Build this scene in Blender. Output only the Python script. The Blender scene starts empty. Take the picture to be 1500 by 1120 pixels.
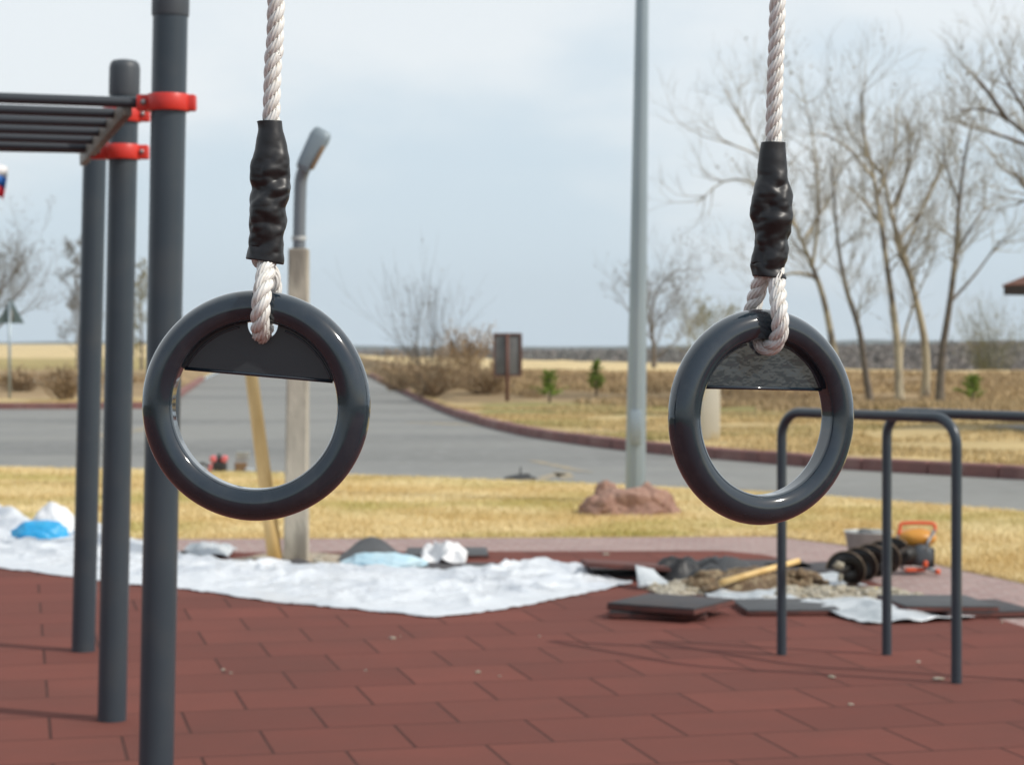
import bpy, bmesh, math, random
import numpy as np
from mathutils import Vector, Matrix, Euler, noise

SC = bpy.context.scene
COL = SC.collection
R = math.radians
F, H, CX, HY = 3125.0, 1.42, 750.0, 503.0     # lens scale, eye height, optical centre


def G(px, py, z=0.0):
    d = (H - z) * F / (py - HY)
    return Vector(((px - CX) * d / F, d, z))


def P(px, py, d):
    return Vector(((px - CX) * d / F, d, H + (HY - py) * d / F))


def lerp_table(tab, x):
    if x <= tab[0][0]:
        return tab[0][1]
    for (a, va), (b, vb) in zip(tab, tab[1:]):
        if x <= b:
            return va + (vb - va) * (x - a) / (b - a)
    return tab[-1][1]


def sstep(t):
    t = max(0.0, min(1.0, t))
    return t * t * (3 - 2 * t)


# ------------------------------------------------------------------ materials
def hexc(c):
    return (c[0], c[1], c[2], 1.0)


def mat(name, col, rough=0.6, metal=0.0, col2=None, nscale=5.0, stretch=(1, 1, 1), lo=0.35, hi=0.65,
        bump=0.0, bscale=40.0, bdist=0.01, coat=0.0, spec=0.5, col3=None, n3=1.0, fine=None, fscale=80.0,
        bstretch=None, bdetail=5.0):
    m = bpy.data.materials.new(name)
    m.use_nodes = True
    nt = m.node_tree
    b = nt.nodes['Principled BSDF']
    b.inputs['Roughness'].default_value = rough
    b.inputs['Metallic'].default_value = metal
    b.inputs['Specular IOR Level'].default_value = spec
    b.inputs['Coat Weight'].default_value = coat
    b.inputs['Coat Roughness'].default_value = 0.08
    b.inputs['Base Color'].default_value = hexc(col)
    tc = nt.nodes.new('ShaderNodeTexCoord')

    def noise_node(scale, st, detail=5.0):
        mp = nt.nodes.new('ShaderNodeMapping')
        mp.inputs['Scale'].default_value = st
        nt.links.new(tc.outputs['Object'], mp.inputs['Vector'])
        n = nt.nodes.new('ShaderNodeTexNoise')
        n.inputs['Scale'].default_value = scale
        n.inputs['Detail'].default_value = detail
        nt.links.new(mp.outputs['Vector'], n.inputs['Vector'])
        return n

    def mixc(fac, a, bb):
        mx = nt.nodes.new('ShaderNodeMix')
        mx.data_type = 'RGBA'
        nt.links.new(fac, mx.inputs[0])
        for s, v in ((6, a), (7, bb)):
            if isinstance(v, tuple):
                mx.inputs[s].default_value = hexc(v)
            else:
                nt.links.new(v, mx.inputs[s])
        return mx.outputs[2]

    def ramp(src, l, h):
        r = nt.nodes.new('ShaderNodeMapRange')
        r.inputs['From Min'].default_value = l
        r.inputs['From Max'].default_value = h
        nt.links.new(src, r.inputs['Value'])
        return r.outputs['Result']
    out = col
    if col2 is not None:
        out = mixc(ramp(noise_node(nscale, stretch).outputs['Fac'], lo, hi), out, col2)
    if col3 is not None:
        out = mixc(ramp(noise_node(n3, stretch, 3).outputs['Fac'], 0.5, 0.72), out, col3)
    if fine is not None:
        out = mixc(ramp(noise_node(fscale, stretch, 2).outputs['Fac'], 0.5, 0.75), out, fine)
    if not isinstance(out, tuple):
        nt.links.new(out, b.inputs['Base Color'])
    if bump > 0:
        bn = nt.nodes.new('ShaderNodeBump')
        bn.inputs['Strength'].default_value = bump
        bn.inputs['Distance'].default_value = bdist
        nt.links.new(noise_node(bscale, bstretch or stretch, bdetail).outputs['Fac'], bn.inputs['Height'])
        nt.links.new(bn.outputs['Normal'], b.inputs['Normal'])
    return m


def brick_mat(name, c1, c2, mortar, bw, rh, msize, rotz, rough=0.85, stain=None, bias=0.0, grain=300.0, off=(0, 0)):
    m = bpy.data.materials.new(name)
    m.use_nodes = True
    nt = m.node_tree
    b = nt.nodes['Principled BSDF']
    b.inputs['Roughness'].default_value = rough
    b.inputs['Specular IOR Level'].default_value = 0.12
    tc = nt.nodes.new('ShaderNodeTexCoord')
    mp = nt.nodes.new('ShaderNodeMapping')
    mp.vector_type = 'TEXTURE'
    mp.inputs['Rotation'].default_value = (0, 0, rotz)
    mp.inputs['Location'].default_value = (off[0], off[1], 0)
    nt.links.new(tc.outputs['Object'], mp.inputs['Vector'])
    br = nt.nodes.new('ShaderNodeTexBrick')
    br.inputs['Scale'].default_value = 1.0
    br.inputs['Brick Width'].default_value = bw
    br.inputs['Row Height'].default_value = rh
    br.inputs['Mortar Size'].default_value = msize
    br.inputs['Mortar Smooth'].default_value = 0.3
    br.inputs['Bias'].default_value = bias
    br.inputs['Color1'].default_value = hexc(c1)
    br.inputs['Color2'].default_value = hexc(c2)
    br.inputs['Mortar'].default_value = hexc(mortar)
    nt.links.new(mp.outputs['Vector'], br.inputs['Vector'])
    n = nt.nodes.new('ShaderNodeTexNoise')
    n.inputs['Scale'].default_value = 1.3
    n.inputs['Detail'].default_value = 8
    n.inputs['Roughness'].default_value = 0.65
    nt.links.new(tc.outputs['Object'], n.inputs['Vector'])
    mr = nt.nodes.new('ShaderNodeMapRange')
    mr.inputs['From Min'].default_value = 0.35
    mr.inputs['From Max'].default_value = 0.75
    mr.inputs['To Max'].default_value = 0.55
    nt.links.new(n.outputs['Fac'], mr.inputs['Value'])
    mx = nt.nodes.new('ShaderNodeMix')
    mx.data_type = 'RGBA'
    mx.inputs[7].default_value = hexc(stain or c2)
    nt.links.new(mr.outputs['Result'], mx.inputs[0])
    nt.links.new(br.outputs['Color'], mx.inputs[6])
    g = nt.nodes.new('ShaderNodeTexNoise')
    g.inputs['Scale'].default_value = grain
    g.inputs['Detail'].default_value = 2
    nt.links.new(tc.outputs['Object'], g.inputs['Vector'])
    hs = nt.nodes.new('ShaderNodeMapRange')
    hs.inputs['From Min'].default_value = 0.25
    hs.inputs['From Max'].default_value = 0.75
    hs.inputs['To Min'].default_value = 0.72
    hs.inputs['To Max'].default_value = 1.25
    nt.links.new(g.outputs['Fac'], hs.inputs['Value'])
    mu = nt.nodes.new('ShaderNodeVectorMath')
    mu.operation = 'SCALE'
    nt.links.new(mx.outputs[2], mu.inputs[0])
    nt.links.new(hs.outputs['Result'], mu.inputs['Scale'])
    nt.links.new(mu.outputs[0], b.inputs['Base Color'])
    bn = nt.nodes.new('ShaderNodeBump')
    bn.inputs['Strength'].default_value = 0.7
    bn.inputs['Distance'].default_value = 0.006
    bn.invert = True
    nt.links.new(br.outputs['Fac'], bn.inputs['Height'])
    nt.links.new(bn.outputs['Normal'], b.inputs['Normal'])
    return m


M = {}
M['post'] = mat('post_paint', (0.038, 0.053, 0.067), 0.32, col2=(0.046, 0.062, 0.076), nscale=3, fine=(.055, .066, .075), fscale=6, bump=0.06, bscale=120, bdist=0.002)
M['rung'] = mat('rung_paint', (0.035, 0.043, 0.052), 0.4)
M['cap'] = mat('cap_plastic', (0.06, 0.07, 0.08), 0.5)
M['red'] = mat('red_clamp', (0.72, 0.045, 0.028), 0.4, col2=(0.62, 0.04, 0.03), nscale=8)
M['bolt'] = mat('bolt_steel', (0.35, 0.33, 0.32), 0.35, metal=0.8)
M['rail'] = mat('rail_tan', (0.20, 0.175, 0.135), 0.55, col2=(0.12, 0.115, 0.10), nscale=9)  # grey-tan base, mottled with a darker tone
M['ring'] = mat('ring_gloss', (0.015, 0.026, 0.037), 0.09, col2=(0.020, 0.032, 0.044), nscale=14, coat=0.8, fine=(.030, .040, .050), fscale=45, bump=0.02, bscale=18, bdist=0.004)
M['web'] = mat('web_satin', (0.040, 0.045, 0.050), 0.34, bump=0.12, bscale=60, bdist=0.002)
M['web_wavy'] = mat('web_wavy', (0.016, 0.027, 0.038), 0.05, coat=1.0, bump=.32, bscale=60, bdist=0.004, bstretch=(1.0, 1, 1.4), bdetail=2.2)
M['rope'] = mat('rope_nylon', (0.82, 0.81, 0.775), 0.42, col2=(0.68, 0.635, 0.56), nscale=260, stretch=(1, 1, .35), lo=.48, hi=.68, bump=0.4, bscale=900, bdist=0.0006, bstretch=(1, 1, .4))
M['sleeve'] = mat('heat_shrink', (0.012, 0.012, 0.013), 0.42, col2=(0.018, 0.018, 0.019), nscale=40, bump=0.05, bscale=200, bdist=0.0008)
M['tarp'] = mat('tarp_silver', (0.70, 0.73, 0.76), 0.30, metal=0.15, col2=(0.58, 0.62, 0.67), nscale=3.5, lo=.45, hi=.7, bump=0.5, bscale=9, bdist=0.03)
M['tarp2'] = mat('foil_grey', (0.42, 0.46, 0.48), 0.4, metal=0.2, col2=(0.6, 0.63, 0.65), nscale=6, bump=0.6, bscale=12, bdist=0.03)
M['blue'] = mat('sack_blue', (0.015, 0.30, 0.62), 0.45, col2=(0.03, 0.38, 0.68), nscale=8, bump=0.5, bscale=9, bdist=0.03)
M['white'] = mat('sack_white', (0.72, 0.73, 0.74), 0.5, col2=(0.8, 0.8, 0.8), nscale=8, bump=0.4, bscale=9, bdist=0.03)
M['paleblue'] = mat('bag_paleblue', (0.42, 0.62, 0.72), 0.45, col2=(0.52, 0.68, 0.74), nscale=9, bump=0.5, bscale=14, bdist=0.03)
M['rubber'] = mat('tile_dark', (0.06, 0.05, 0.05), 0.8, col2=(0.045, 0.045, 0.05), nscale=8, bump=0.4, bscale=250, bdist=0.003)
M['rubber_grey'] = mat('tile_grey', (0.075, 0.08, 0.085), 0.75, col2=(0.06, 0.062, 0.066), nscale=6, bump=0.4, bscale=250, bdist=0.003)
M['rubber_red'] = mat('tile_red_edge', (0.15, 0.05, 0.038), 0.85, col2=(0.09, 0.04, 0.035), nscale=14, bump=0.3, bscale=250, bdist=0.003)
M['black'] = mat('black_plastic', (0.012, 0.012, 0.013), 0.45, bump=0.4, bscale=20, bdist=0.02)
M['black_metal'] = mat('auger_black', (0.02, 0.019, 0.018), 0.5, col2=(0.10, 0.08, 0.06), nscale=14, lo=0.6, hi=0.75, metal=0.2)
M['auger_edge'] = mat('auger_worn_edge', (0.16, 0.12, 0.085), 0.45, metal=0.4)
M['orange'] = mat('orange_paint', (0.75, 0.11, 0.035), 0.4)
M['yellow'] = mat('tank_yellow', (0.55, 0.22, 0.025), 0.35, col2=(0.62, 0.30, 0.05), nscale=5)
M['tape_yellow'] = mat('tape_yellow', (0.8, 0.6, 0.03), 0.5)
M['zinc'] = mat('zinc', (0.55, 0.56, 0.54), 0.5, metal=0.3, col2=(0.45, 0.46, 0.44), nscale=14)
M['galv'] = mat('lamp_post_zinc', (0.36, 0.42, 0.45), 0.36, metal=0.45, col2=(0.30, 0.36, 0.39), nscale=3, stretch=(1, 1, .3), bump=0.1, bscale=60, bdist=0.002)
M['greymetal'] = mat('lamp_grey', (0.20, 0.22, 0.235), 0.4, metal=0.4)
M['lamphead'] = mat('lamp_head', (0.22, 0.27, 0.30), 0.45, metal=0.2)
M['lensbrown'] = mat('lamp_underside', (0.22, 0.15, 0.09), 0.5)
M['concrete'] = mat('concrete', (0.50, 0.45, 0.36), 0.9, col2=(0.37, 0.335, 0.27), nscale=7, stretch=(1, 1, .35), lo=.4, hi=.62, bump=0.6, bscale=50, bdist=0.01, col3=(0.16, 0.14, 0.115), n3=5)
M['cream'] = mat('cream_post', (0.62, 0.58, 0.48), 0.8, col2=(0.6, 0.47, 0.24), nscale=3, lo=.52, hi=.7, bump=0.3, bscale=30)
M['wood'] = mat('peeled_wood', (0.84, 0.58, 0.25), 0.6, col2=(0.66, 0.42, 0.15), nscale=9, stretch=(1, 1, .12), bump=0.3, bscale=40)
M['stone'] = mat('red_stone', (0.36, 0.215, 0.16), 0.9, col2=(0.27, 0.15, 0.11), nscale=5, bump=0.8, bscale=14, bdist=0.05, fine=(0.42, 0.27, 0.2), fscale=30)
M['lawn'] = mat('lawn_soil', (0.56, 0.42, 0.18), 0.95, col2=(0.66, 0.51, 0.25), nscale=1.2, stretch=(.35, 1, 1), bump=0.8, bscale=30, bdist=0.03, col3=(0.36, 0.33, 0.10), n3=.7)
M['earth'] = mat('dark_earth', (0.11, 0.105, 0.08), 0.95, col2=(0.075, 0.08, 0.05), nscale=.5)
M['straw'] = mat('straw_grass', (0.82, 0.69, 0.40), 0.8, col2=(0.66, 0.49, 0.22), nscale=.9, col3=(0.44, 0.40, 0.11), n3=.5)
M['straw3'] = mat('verge_straw', (0.62, 0.48, 0.25), 0.85, col2=(0.46, 0.34, 0.16), nscale=.5, col3=(0.30, 0.30, 0.11), n3=.25)
M['straw2'] = mat('brown_grass', (0.50, 0.37, 0.20), 0.85, col2=(0.38, 0.27, 0.15), nscale=.3, stretch=(.4, 1, 1))
M['field'] = mat('x', (0, 0, 0))
M['asphalt'] = mat('asphalt', (0.225, 0.225, 0.208), 0.85, col2=(0.150, 0.152, 0.145), nscale=.22, stretch=(.38, 1, 1), lo=.45, hi=.64,
                   bump=0.3, bscale=120, bdist=0.004, col3=(0.185, 0.187, 0.18), n3=.8, fine=(0.27, 0.27, 0.26), fscale=9)
M['marking'] = mat('worn_yellow', (0.34, 0.28, 0.18), 0.85, col2=(0.22, 0.215, 0.2), nscale=6, lo=.45, hi=.6)
M['kerb'] = mat('kerb_red', (0.26, 0.12, 0.105), 0.85, col2=(0.20, 0.10, 0.09), nscale=2.5, bump=0.4, bscale=30, bdist=.01, col3=(0.32, 0.19, 0.165), n3=1.4)
M['birch'] = mat('bark_light', (0.46, 0.39, 0.27), 0.9, col2=(0.13, 0.105, 0.085), nscale=2.6, stretch=(1, 1, .5), lo=.46, hi=.62, bump=.5, bscale=12)
M['bark'] = mat('bark_dark', (0.20, 0.165, 0.13), 0.9, col2=(0.12, 0.10, 0.085), nscale=4, bump=.5, bscale=12)
M['twig'] = mat('twig', (0.32, 0.285, 0.225), 0.9, col2=(0.40, 0.36, 0.28), nscale=.8)
M['twig_dark'] = mat('twig_dark', (0.17, 0.15, 0.125), 0.9, col2=(0.22, 0.19, 0.15), nscale=.8)
M['bush'] = mat('bush_brown', (0.40, 0.29, 0.17), 0.9, col2=(0.27, 0.19, 0.115), nscale=.7)
M['bud'] = mat('bud_olive', (0.22, 0.21, 0.10), 0.9, col2=(0.30, 0.25, 0.12), nscale=1)
M['pine'] = mat('pine_green', (0.17, 0.25, 0.035), 0.8, col2=(0.26, 0.34, 0.06), nscale=2)
M['forest'] = mat('forest_bare', (0.25, 0.225, 0.205), 0.95, col2=(0.28, 0.25, 0.22), nscale=.03, col3=(0.23, 0.225, 0.21), n3=.015)
M['forest_g'] = mat('forest_dark', (0.21, 0.215, 0.20), 0.95, col2=(0.23, 0.23, 0.21), nscale=.05)
M['hill'] = mat('hill_wooded', (0.08, 0.10, 0.09), 0.95, col2=(0.09, 0.11, 0.09), nscale=.004)
M['signback'] = mat('sign_back', (0.20, 0.20, 0.20), 0.6, metal=.2, col2=(0.15, 0.15, 0.15), nscale=2.5)
M['signbrown'] = mat('sign_brown', (0.13, 0.055, 0.04), 0.6)
M['signtri'] = mat('sign_tri_back', (0.14, 0.19, 0.19), 0.6, metal=.2)
M['roof'] = mat('roof_brown', (0.19, 0.075, 0.045), 0.7, col2=(0.14, 0.06, 0.04), nscale=4, stretch=(6, 1, 1), bump=.4, bscale=10)
M['fascia'] = mat('fascia_dark', (0.045, 0.028, 0.022), 0.6)
M['slab'] = mat('pavilion_slab', (0.34, 0.32, 0.28), 0.9, col2=(0.28, 0.27, 0.24), nscale=2)
M['dirt'] = mat('dirt', (0.20, 0.135, 0.075), 0.95, col2=(0.13, 0.085, 0.05), nscale=10, bump=.9, bscale=30, bdist=.03, fine=(0.40, 0.32, 0.2), fscale=28)
M['gravel'] = mat('pale_rubble', (0.46, 0.42, 0.33), 0.95, col2=(0.32, 0.27, 0.19), nscale=14, bump=.9, bscale=40, bdist=.03, fine=(0.62, 0.59, 0.52), fscale=30)
M['sand'] = mat('sandy_patch', (0.42, 0.36, 0.28), 0.95, col2=(0.34, 0.28, 0.21), nscale=7, bump=.6, bscale=30, bdist=.02)
M['iron'] = mat('iron_dark', (0.03, 0.03, 0.03), 0.6)
M['pink'] = mat('faded_red', (0.60, 0.09, 0.10), 0.5, col2=(0.66, 0.2, 0.2), nscale=20)
M['card'] = mat('cardboard', (0.20, 0.12, 0.06), 0.85)
M['flagw'] = mat('flag_white', (0.78, 0.76, 0.76), 0.8)
M['flagb'] = mat('flag_blue', (0.02, 0.11, 0.38), 0.8)
M['flagr'] = mat('flag_red', (0.62, 0.03, 0.05), 0.8)
M['rubberfloor'] = brick_mat('rubber_tiles', (0.195, 0.068, 0.053), (0.155, 0.056, 0.045), (0.075, 0.032, 0.027), 0.5, 0.46, 0.007, R(13.0), rough=.95,
                             stain=(0.115, 0.055, 0.045), off=(0.1, 0.05))
M['pavers'] = brick_mat('paver_blocks', (0.38, 0.26, 0.24), (0.29, 0.19, 0.18), (0.42, 0.37, 0.34), 0.2, 0.1, 0.008, R(13.0),
                        stain=(0.40, 0.32, 0.29), grain=60)


def field_material():
    m = M['field']
    m.name = 'dry_field'
    nt = m.node_tree
    b = nt.nodes['Principled BSDF']
    b.inputs['Roughness'].default_value = 0.95
    b.inputs['Specular IOR Level'].default_value = 0.1
    at = nt.nodes.new('ShaderNodeVertexColor')
    at.layer_name = 'zone'
    tc = nt.nodes.new('ShaderNodeTexCoord')
    outs = []
    for sc, st, l, h, k0, k1 in ((0.12, (.25, 1, 1), .35, .65, .78, 1.2), (1.2, (.4, 1, 1), .3, .7, .85, 1.18)):
        mp = nt.nodes.new('ShaderNodeMapping')
        mp.inputs['Scale'].default_value = st
        nt.links.new(tc.outputs['Object'], mp.inputs['Vector'])
        n = nt.nodes.new('ShaderNodeTexNoise')
        n.inputs['Scale'].default_value = sc
        n.inputs['Detail'].default_value = 6
        nt.links.new(mp.outputs['Vector'], n.inputs['Vector'])
        r = nt.nodes.new('ShaderNodeMapRange')
        r.inputs['From Min'].default_value = l
        r.inputs['From Max'].default_value = h
        r.inputs['To Min'].default_value = k0
        r.inputs['To Max'].default_value = k1
        nt.links.new(n.outputs['Fac'], r.inputs['Value'])
        outs.append(r.outputs['Result'])
    mu = nt.nodes.new('ShaderNodeMath')
    mu.operation = 'MULTIPLY'
    nt.links.new(outs[0], mu.inputs[0])
    nt.links.new(outs[1], mu.inputs[1])
    vm = nt.nodes.new('ShaderNodeVectorMath')
    vm.operation = 'SCALE'
    nt.links.new(at.outputs['Color'], vm.inputs[0])
    nt.links.new(mu.outputs[0], vm.inputs['Scale'])
    nt.links.new(vm.outputs[0], b.inputs['Base Color'])


field_material()


# ------------------------------------------------------------------ object helpers
def tag(o, label=None, cat=None, group=None, kind=None):
    if label:
        o['label'] = label
    if cat:
        o['category'] = cat
    if group:
        o['group'] = group
    if kind:
        o['kind'] = kind
    return o


def thing(name, label, cat, loc, group=None):
    o = bpy.data.objects.new(name, None)
    o.empty_display_size = 0.1
    COL.objects.link(o)
    o.location = loc
    return tag(o, label, cat, group)


class MB:
    """collects faces in world coordinates; build() links them as one mesh object"""

    def __init__(s):
        s.v, s.f, s.mi = [], [], []

    def add(s, v, f, mi=0):
        n = len(s.v)
        s.v.extend([tuple(p) for p in v])
        s.f.extend([tuple(i + n for i in q) for q in f])
        s.mi.extend([mi] * len(f))
        return s

    def tube(s, pts, rad, n=12, cap=True, mi=0, flat=None):
        pts = [Vector(p) for p in pts]
        if not hasattr(rad, '__len__'):
            rad = [rad] * len(pts)
        vs, fs = [], []
        t0 = (pts[1] - pts[0]).normalized()
        up = Vector((0, 0, 1)) if abs(t0.z) < 0.9 else Vector((0, 1, 0))
        nrm = t0.cross(up).normalized()
        for i, p in enumerate(pts):
            a = pts[max(i - 1, 0)]
            b = pts[min(i + 1, len(pts) - 1)]
            t = (b - a).normalized()
            nrm = (nrm - t * nrm.dot(t)).normalized()
            bn = t.cross(nrm)
            for k in range(n):
                an = 2 * math.pi * k / n
                vs.append(p + nrm * (math.cos(an) * rad[i]) + bn * (math.sin(an) * rad[i]))
        for i in range(len(pts) - 1):
            for k in range(n):
                k2 = (k + 1) % n
                fs.append((i * n + k, i * n + k2, (i + 1) * n + k2, (i + 1) * n + k))
        if cap:
            fs.append(tuple(reversed(range(n))))
            fs.append(tuple((len(pts) - 1) * n + k for k in range(n)))
        return s.add(vs, fs, mi)

    def box(s, c, size, rot=None, bevel=0.0, mi=0, seg=2):
        bm = bmesh.new()
        bmesh.ops.create_cube(bm, size=1.0)
        bmesh.ops.scale(bm, vec=size, verts=bm.verts)
        if bevel:
            bmesh.ops.bevel(bm, geom=bm.edges[:], offset=bevel, segments=seg, affect='EDGES', profile=0.5)
        mtx = Matrix.Translation(Vector(c))
        if rot is not None:
            mtx = mtx @ (rot.to_matrix().to_4x4() if isinstance(rot, Euler) else rot.to_4x4())
        bm.transform(mtx)
        bm.verts.index_update()
        s.add([v.co.copy() for v in bm.verts], [[v.index for v in f.verts] for f in bm.faces], mi)
        bm.free()
        return s

    def lathe(s, prof, c, n=32, axis='Z', mi=0, rot=None):
        vs, fs = [], []
        for (r, z) in prof:
            for k in range(n):
                a = 2 * math.pi * k / n
                v = Vector((r * math.cos(a), r * math.sin(a), z))
                if rot is not None:
                    v = rot @ v
                vs.append(v + Vector(c))
        for i in range(len(prof) - 1):
            for k in range(n):
                k2 = (k + 1) % n
                fs.append((i * n + k, i * n + k2, (i + 1) * n + k2, (i + 1) * n + k))
        if prof[0][0] > 1e-5:
            fs.append(tuple(reversed(range(n))))
        if prof[-1][0] > 1e-5:
            fs.append(tuple((len(prof) - 1) * n + k for k in range(n)))
        return s.add(vs, fs, mi)

    def blob(s, c, size, amp=0.25, freq=1.6, seed=0, sub=4, flat=True, mi=0, ridged=False):
        bm = bmesh.new()
        bmesh.ops.create_icosphere(bm, subdivisions=sub, radius=1.0)
        off = Vector((seed * 7.3, seed * 3.1, seed * 1.7))
        for v in bm.verts:
            d = v.co.normalized()
            nz = noise.fractal(d * freq + off, 0.9, 2.1, 5)
            if ridged:
                nz = 0.6 - 2.2 * abs(noise.noise(d * freq + off)) + 0.35 * nz
            q = d * (1 + amp * nz)
            q = Vector((q.x * size[0], q.y * size[1], q.z * size[2]))
            if flat and q.z < 0:
                q.z *= 0.15
            v.co = q + Vector(c)
        bm.verts.index_update()
        s.add([v.co.copy() for v in bm.verts], [[v.index for v in f.verts] for f in bm.faces], mi)
        bm.free()
        return s

    def build(s, name, m, parent=None, smooth=True, origin=None, merge=False):
        o0 = Vector(parent.location) if parent is not None else Vector(origin or (0, 0, 0))
        if parent is not None and parent.parent is not None:
            o0 = o0 + Vector(parent.parent.location)
        me = bpy.data.meshes.new(name)
        me.from_pydata([(x - o0.x, y - o0.y, z - o0.z) for x, y, z in s.v], [], s.f)
        for mm in (m if isinstance(m, (list, tuple)) else [m]):
            me.materials.append(mm)
        me.polygons.foreach_set('material_index', s.mi)
        if smooth:
            me.polygons.foreach_set('use_smooth', [True] * len(s.f))
        me.update()
        o = bpy.data.objects.new(name, me)
        COL.objects.link(o)
        if parent is not None:
            o.parent = parent
        else:
            o.location = o0
        if smooth == 'auto':
            md = o.modifiers.new('edges', 'EDGE_SPLIT')
            md.split_angle = R(38)
        return o


def np_mesh(name, verts, faces, m, origin=(0, 0, 0), parent=None, smooth=True, mi=None):
    """fast mesh from arrays, all faces with the same vertex count"""
    verts = np.asarray(verts, dtype=np.float64) - np.array(origin)[None, :]
    faces = np.asarray(faces, dtype=np.int32)
    k = faces.shape[1]
    me = bpy.data.meshes.new(name)
    me.vertices.add(len(verts))
    me.vertices.foreach_set('co', verts.astype(np.float32).ravel())
    me.loops.add(faces.size)
    me.loops.foreach_set('vertex_index', faces.ravel())
    me.polygons.add(len(faces))
    me.polygons.foreach_set('loop_start', np.arange(0, faces.size, k, dtype=np.int32))
    me.polygons.foreach_set('loop_total', np.full(len(faces), k, dtype=np.int32))
    for mm in (m if isinstance(m, (list, tuple)) else [m]):
        me.materials.append(mm)
    if mi is not None:
        me.polygons.foreach_set('material_index', np.asarray(mi, dtype=np.int32))
    me.update(calc_edges=True)
    me.validate()
    if smooth:
        me.polygons.foreach_set('use_smooth', np.ones(len(me.polygons), dtype=bool))
    o = bpy.data.objects.new(name, me)
    COL.objects.link(o)
    if parent is not None:
        o.parent = parent
    else:
        o.location = origin
    return o


def struct(o, kind='structure'):
    o['kind'] = kind
    return o


def catmull(pts, step):
    pts = [np.array(p, dtype=float) for p in pts]
    ext = [2 * pts[0] - pts[1]] + pts + [2 * pts[-1] - pts[-2]]
    out = []
    for i in range(1, len(ext) - 2):
        p0, p1, p2, p3 = ext[i - 1:i + 3]
        for t in np.linspace(0, 1, 40, endpoint=False):
            out.append(0.5 * ((2 * p1) + (-p0 + p2) * t + (2 * p0 - 5 * p1 + 4 * p2 - p3) * t * t + (-p0 + 3 * p1 - 3 * p2 + p3) * t ** 3))
    out.append(pts[-1])
    out = np.array(out)
    seg = np.linalg.norm(np.diff(out, axis=0), axis=1)
    s = np.concatenate([[0], np.cumsum(seg)])
    n = max(8, int(s[-1] / step))
    ss = np.linspace(0, s[-1], n)
    return np.stack([np.interp(ss, s, out[:, k]) for k in range(3)], axis=1), ss


# ------------------------------------------------------------------ terrain and paving
NEAR_ROAD = [(-1500, 640), (-700, 664), (0, 683), (260, 688), (620, 698), (870, 708), (1150, 722), (1500, 748), (1800, 772), (3000, 880)]
KERB_R = [(455, 512), (490, 525), (540, 547), (560, 557), (600, 575), (650, 596), (700, 612), (760, 626), (830, 637), (940, 650),
          (1100, 663), (1220, 672), (1500, 687), (1800, 703), (2400, 735), (3000, 768)]
KERB_L = [(-1500, 594), (-300, 592), (205, 591), (240, 587), (262, 577), (300, 552), (345, 530), (420, 512)]
FAR_ROAD = KERB_L + KERB_R
LAWN_LO = [(-1500, 790), (260, 788), (1000, 785), (1130, 784), (1230, 796), (1320, 813), (1400, 832), (1500, 853), (1800, 925), (2600, 1150)]
RUB_HI = [(-1500, 807), (260, 809), (700, 807), (1060, 806), (1120, 812), (1200, 829), (1300, 858), (1500, 917), (1900, 1050)]


def D0(px):
    return H * F / (lerp_table(FAR_ROAD, px) - HY)


FIELD_END = [(-500, 4000), (250, 3000), (380, 500), (480, 220), (550, 155), (850, 112), (1250, 78), (1400, 72), (3000, 66)]


def hz(x, y):
    px = CX + x * F / max(y, 1)
    d0 = D0(px)
    st = max(50.0, d0 + 4)
    ln = 11 if d0 < 60 else 30
    h = 0.5 * sstep((y - st) / ln)
    if px < 260:
        h = 0.42 * sstep((y - 58) / 20)
    h += (0.06 * noise.noise(Vector((x * .35, y * .25, 0))) + 0.03 * noise.noise(Vector((x * 1.3, y * 1.0, 5)))) * sstep((y - d0 - 1) / 6)
    fe = lerp_table(FIELD_END, px)
    if y > fe:
        h -= 9.5 * min(1, (y - fe) / (fe * .8 + 40)) ** 1.2
    return h


def zone_col(x, y, h):
    px = CX + x * F / y
    d0 = D0(px)
    n = noise.noise(Vector((x * .09, y * .12, 3))) + .5 * noise.noise(Vector((x * .5, y * .4, 1)))
    verge = Vector((0.47, 0.36, 0.18))
    green = Vector((0.22, 0.23, 0.075))
    bank = Vector((0.29, 0.21, 0.12))
    field = Vector((0.60, 0.47, 0.26))
    olive = Vector((0.36, 0.29, 0.13))
    far = Vector((0.14, 0.125, 0.11))
    if px < 260:
        c = verge.lerp(bank, sstep((y - d0 - 2) / 5 + n * .4))
        c = c.lerp(olive, sstep((y - 74) / 10 + n * .4))
        c = c.lerp(field, sstep((y - 125) / 40 + n * .3))
        return c
    c = verge.lerp(green, max(0, sstep((y - 41) / 3 + n * .8) * .65)) if px > 700 else verge.lerp(green, max(0, min(.6, n * .6)))
    c = c.lerp(bank, sstep((y - max(49, d0 + 3)) / 3 + n * .3))
    st = max(50.0, d0 + 4) + (11 if d0 < 60 else 30)
    c = c.lerp(field, sstep((y - st + 1.5) / 3 + n * .5))
    fe = lerp_table(FIELD_END, px)
    c = c.lerp(far, sstep((y - fe * 1.02) / 12))
    return c


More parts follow.
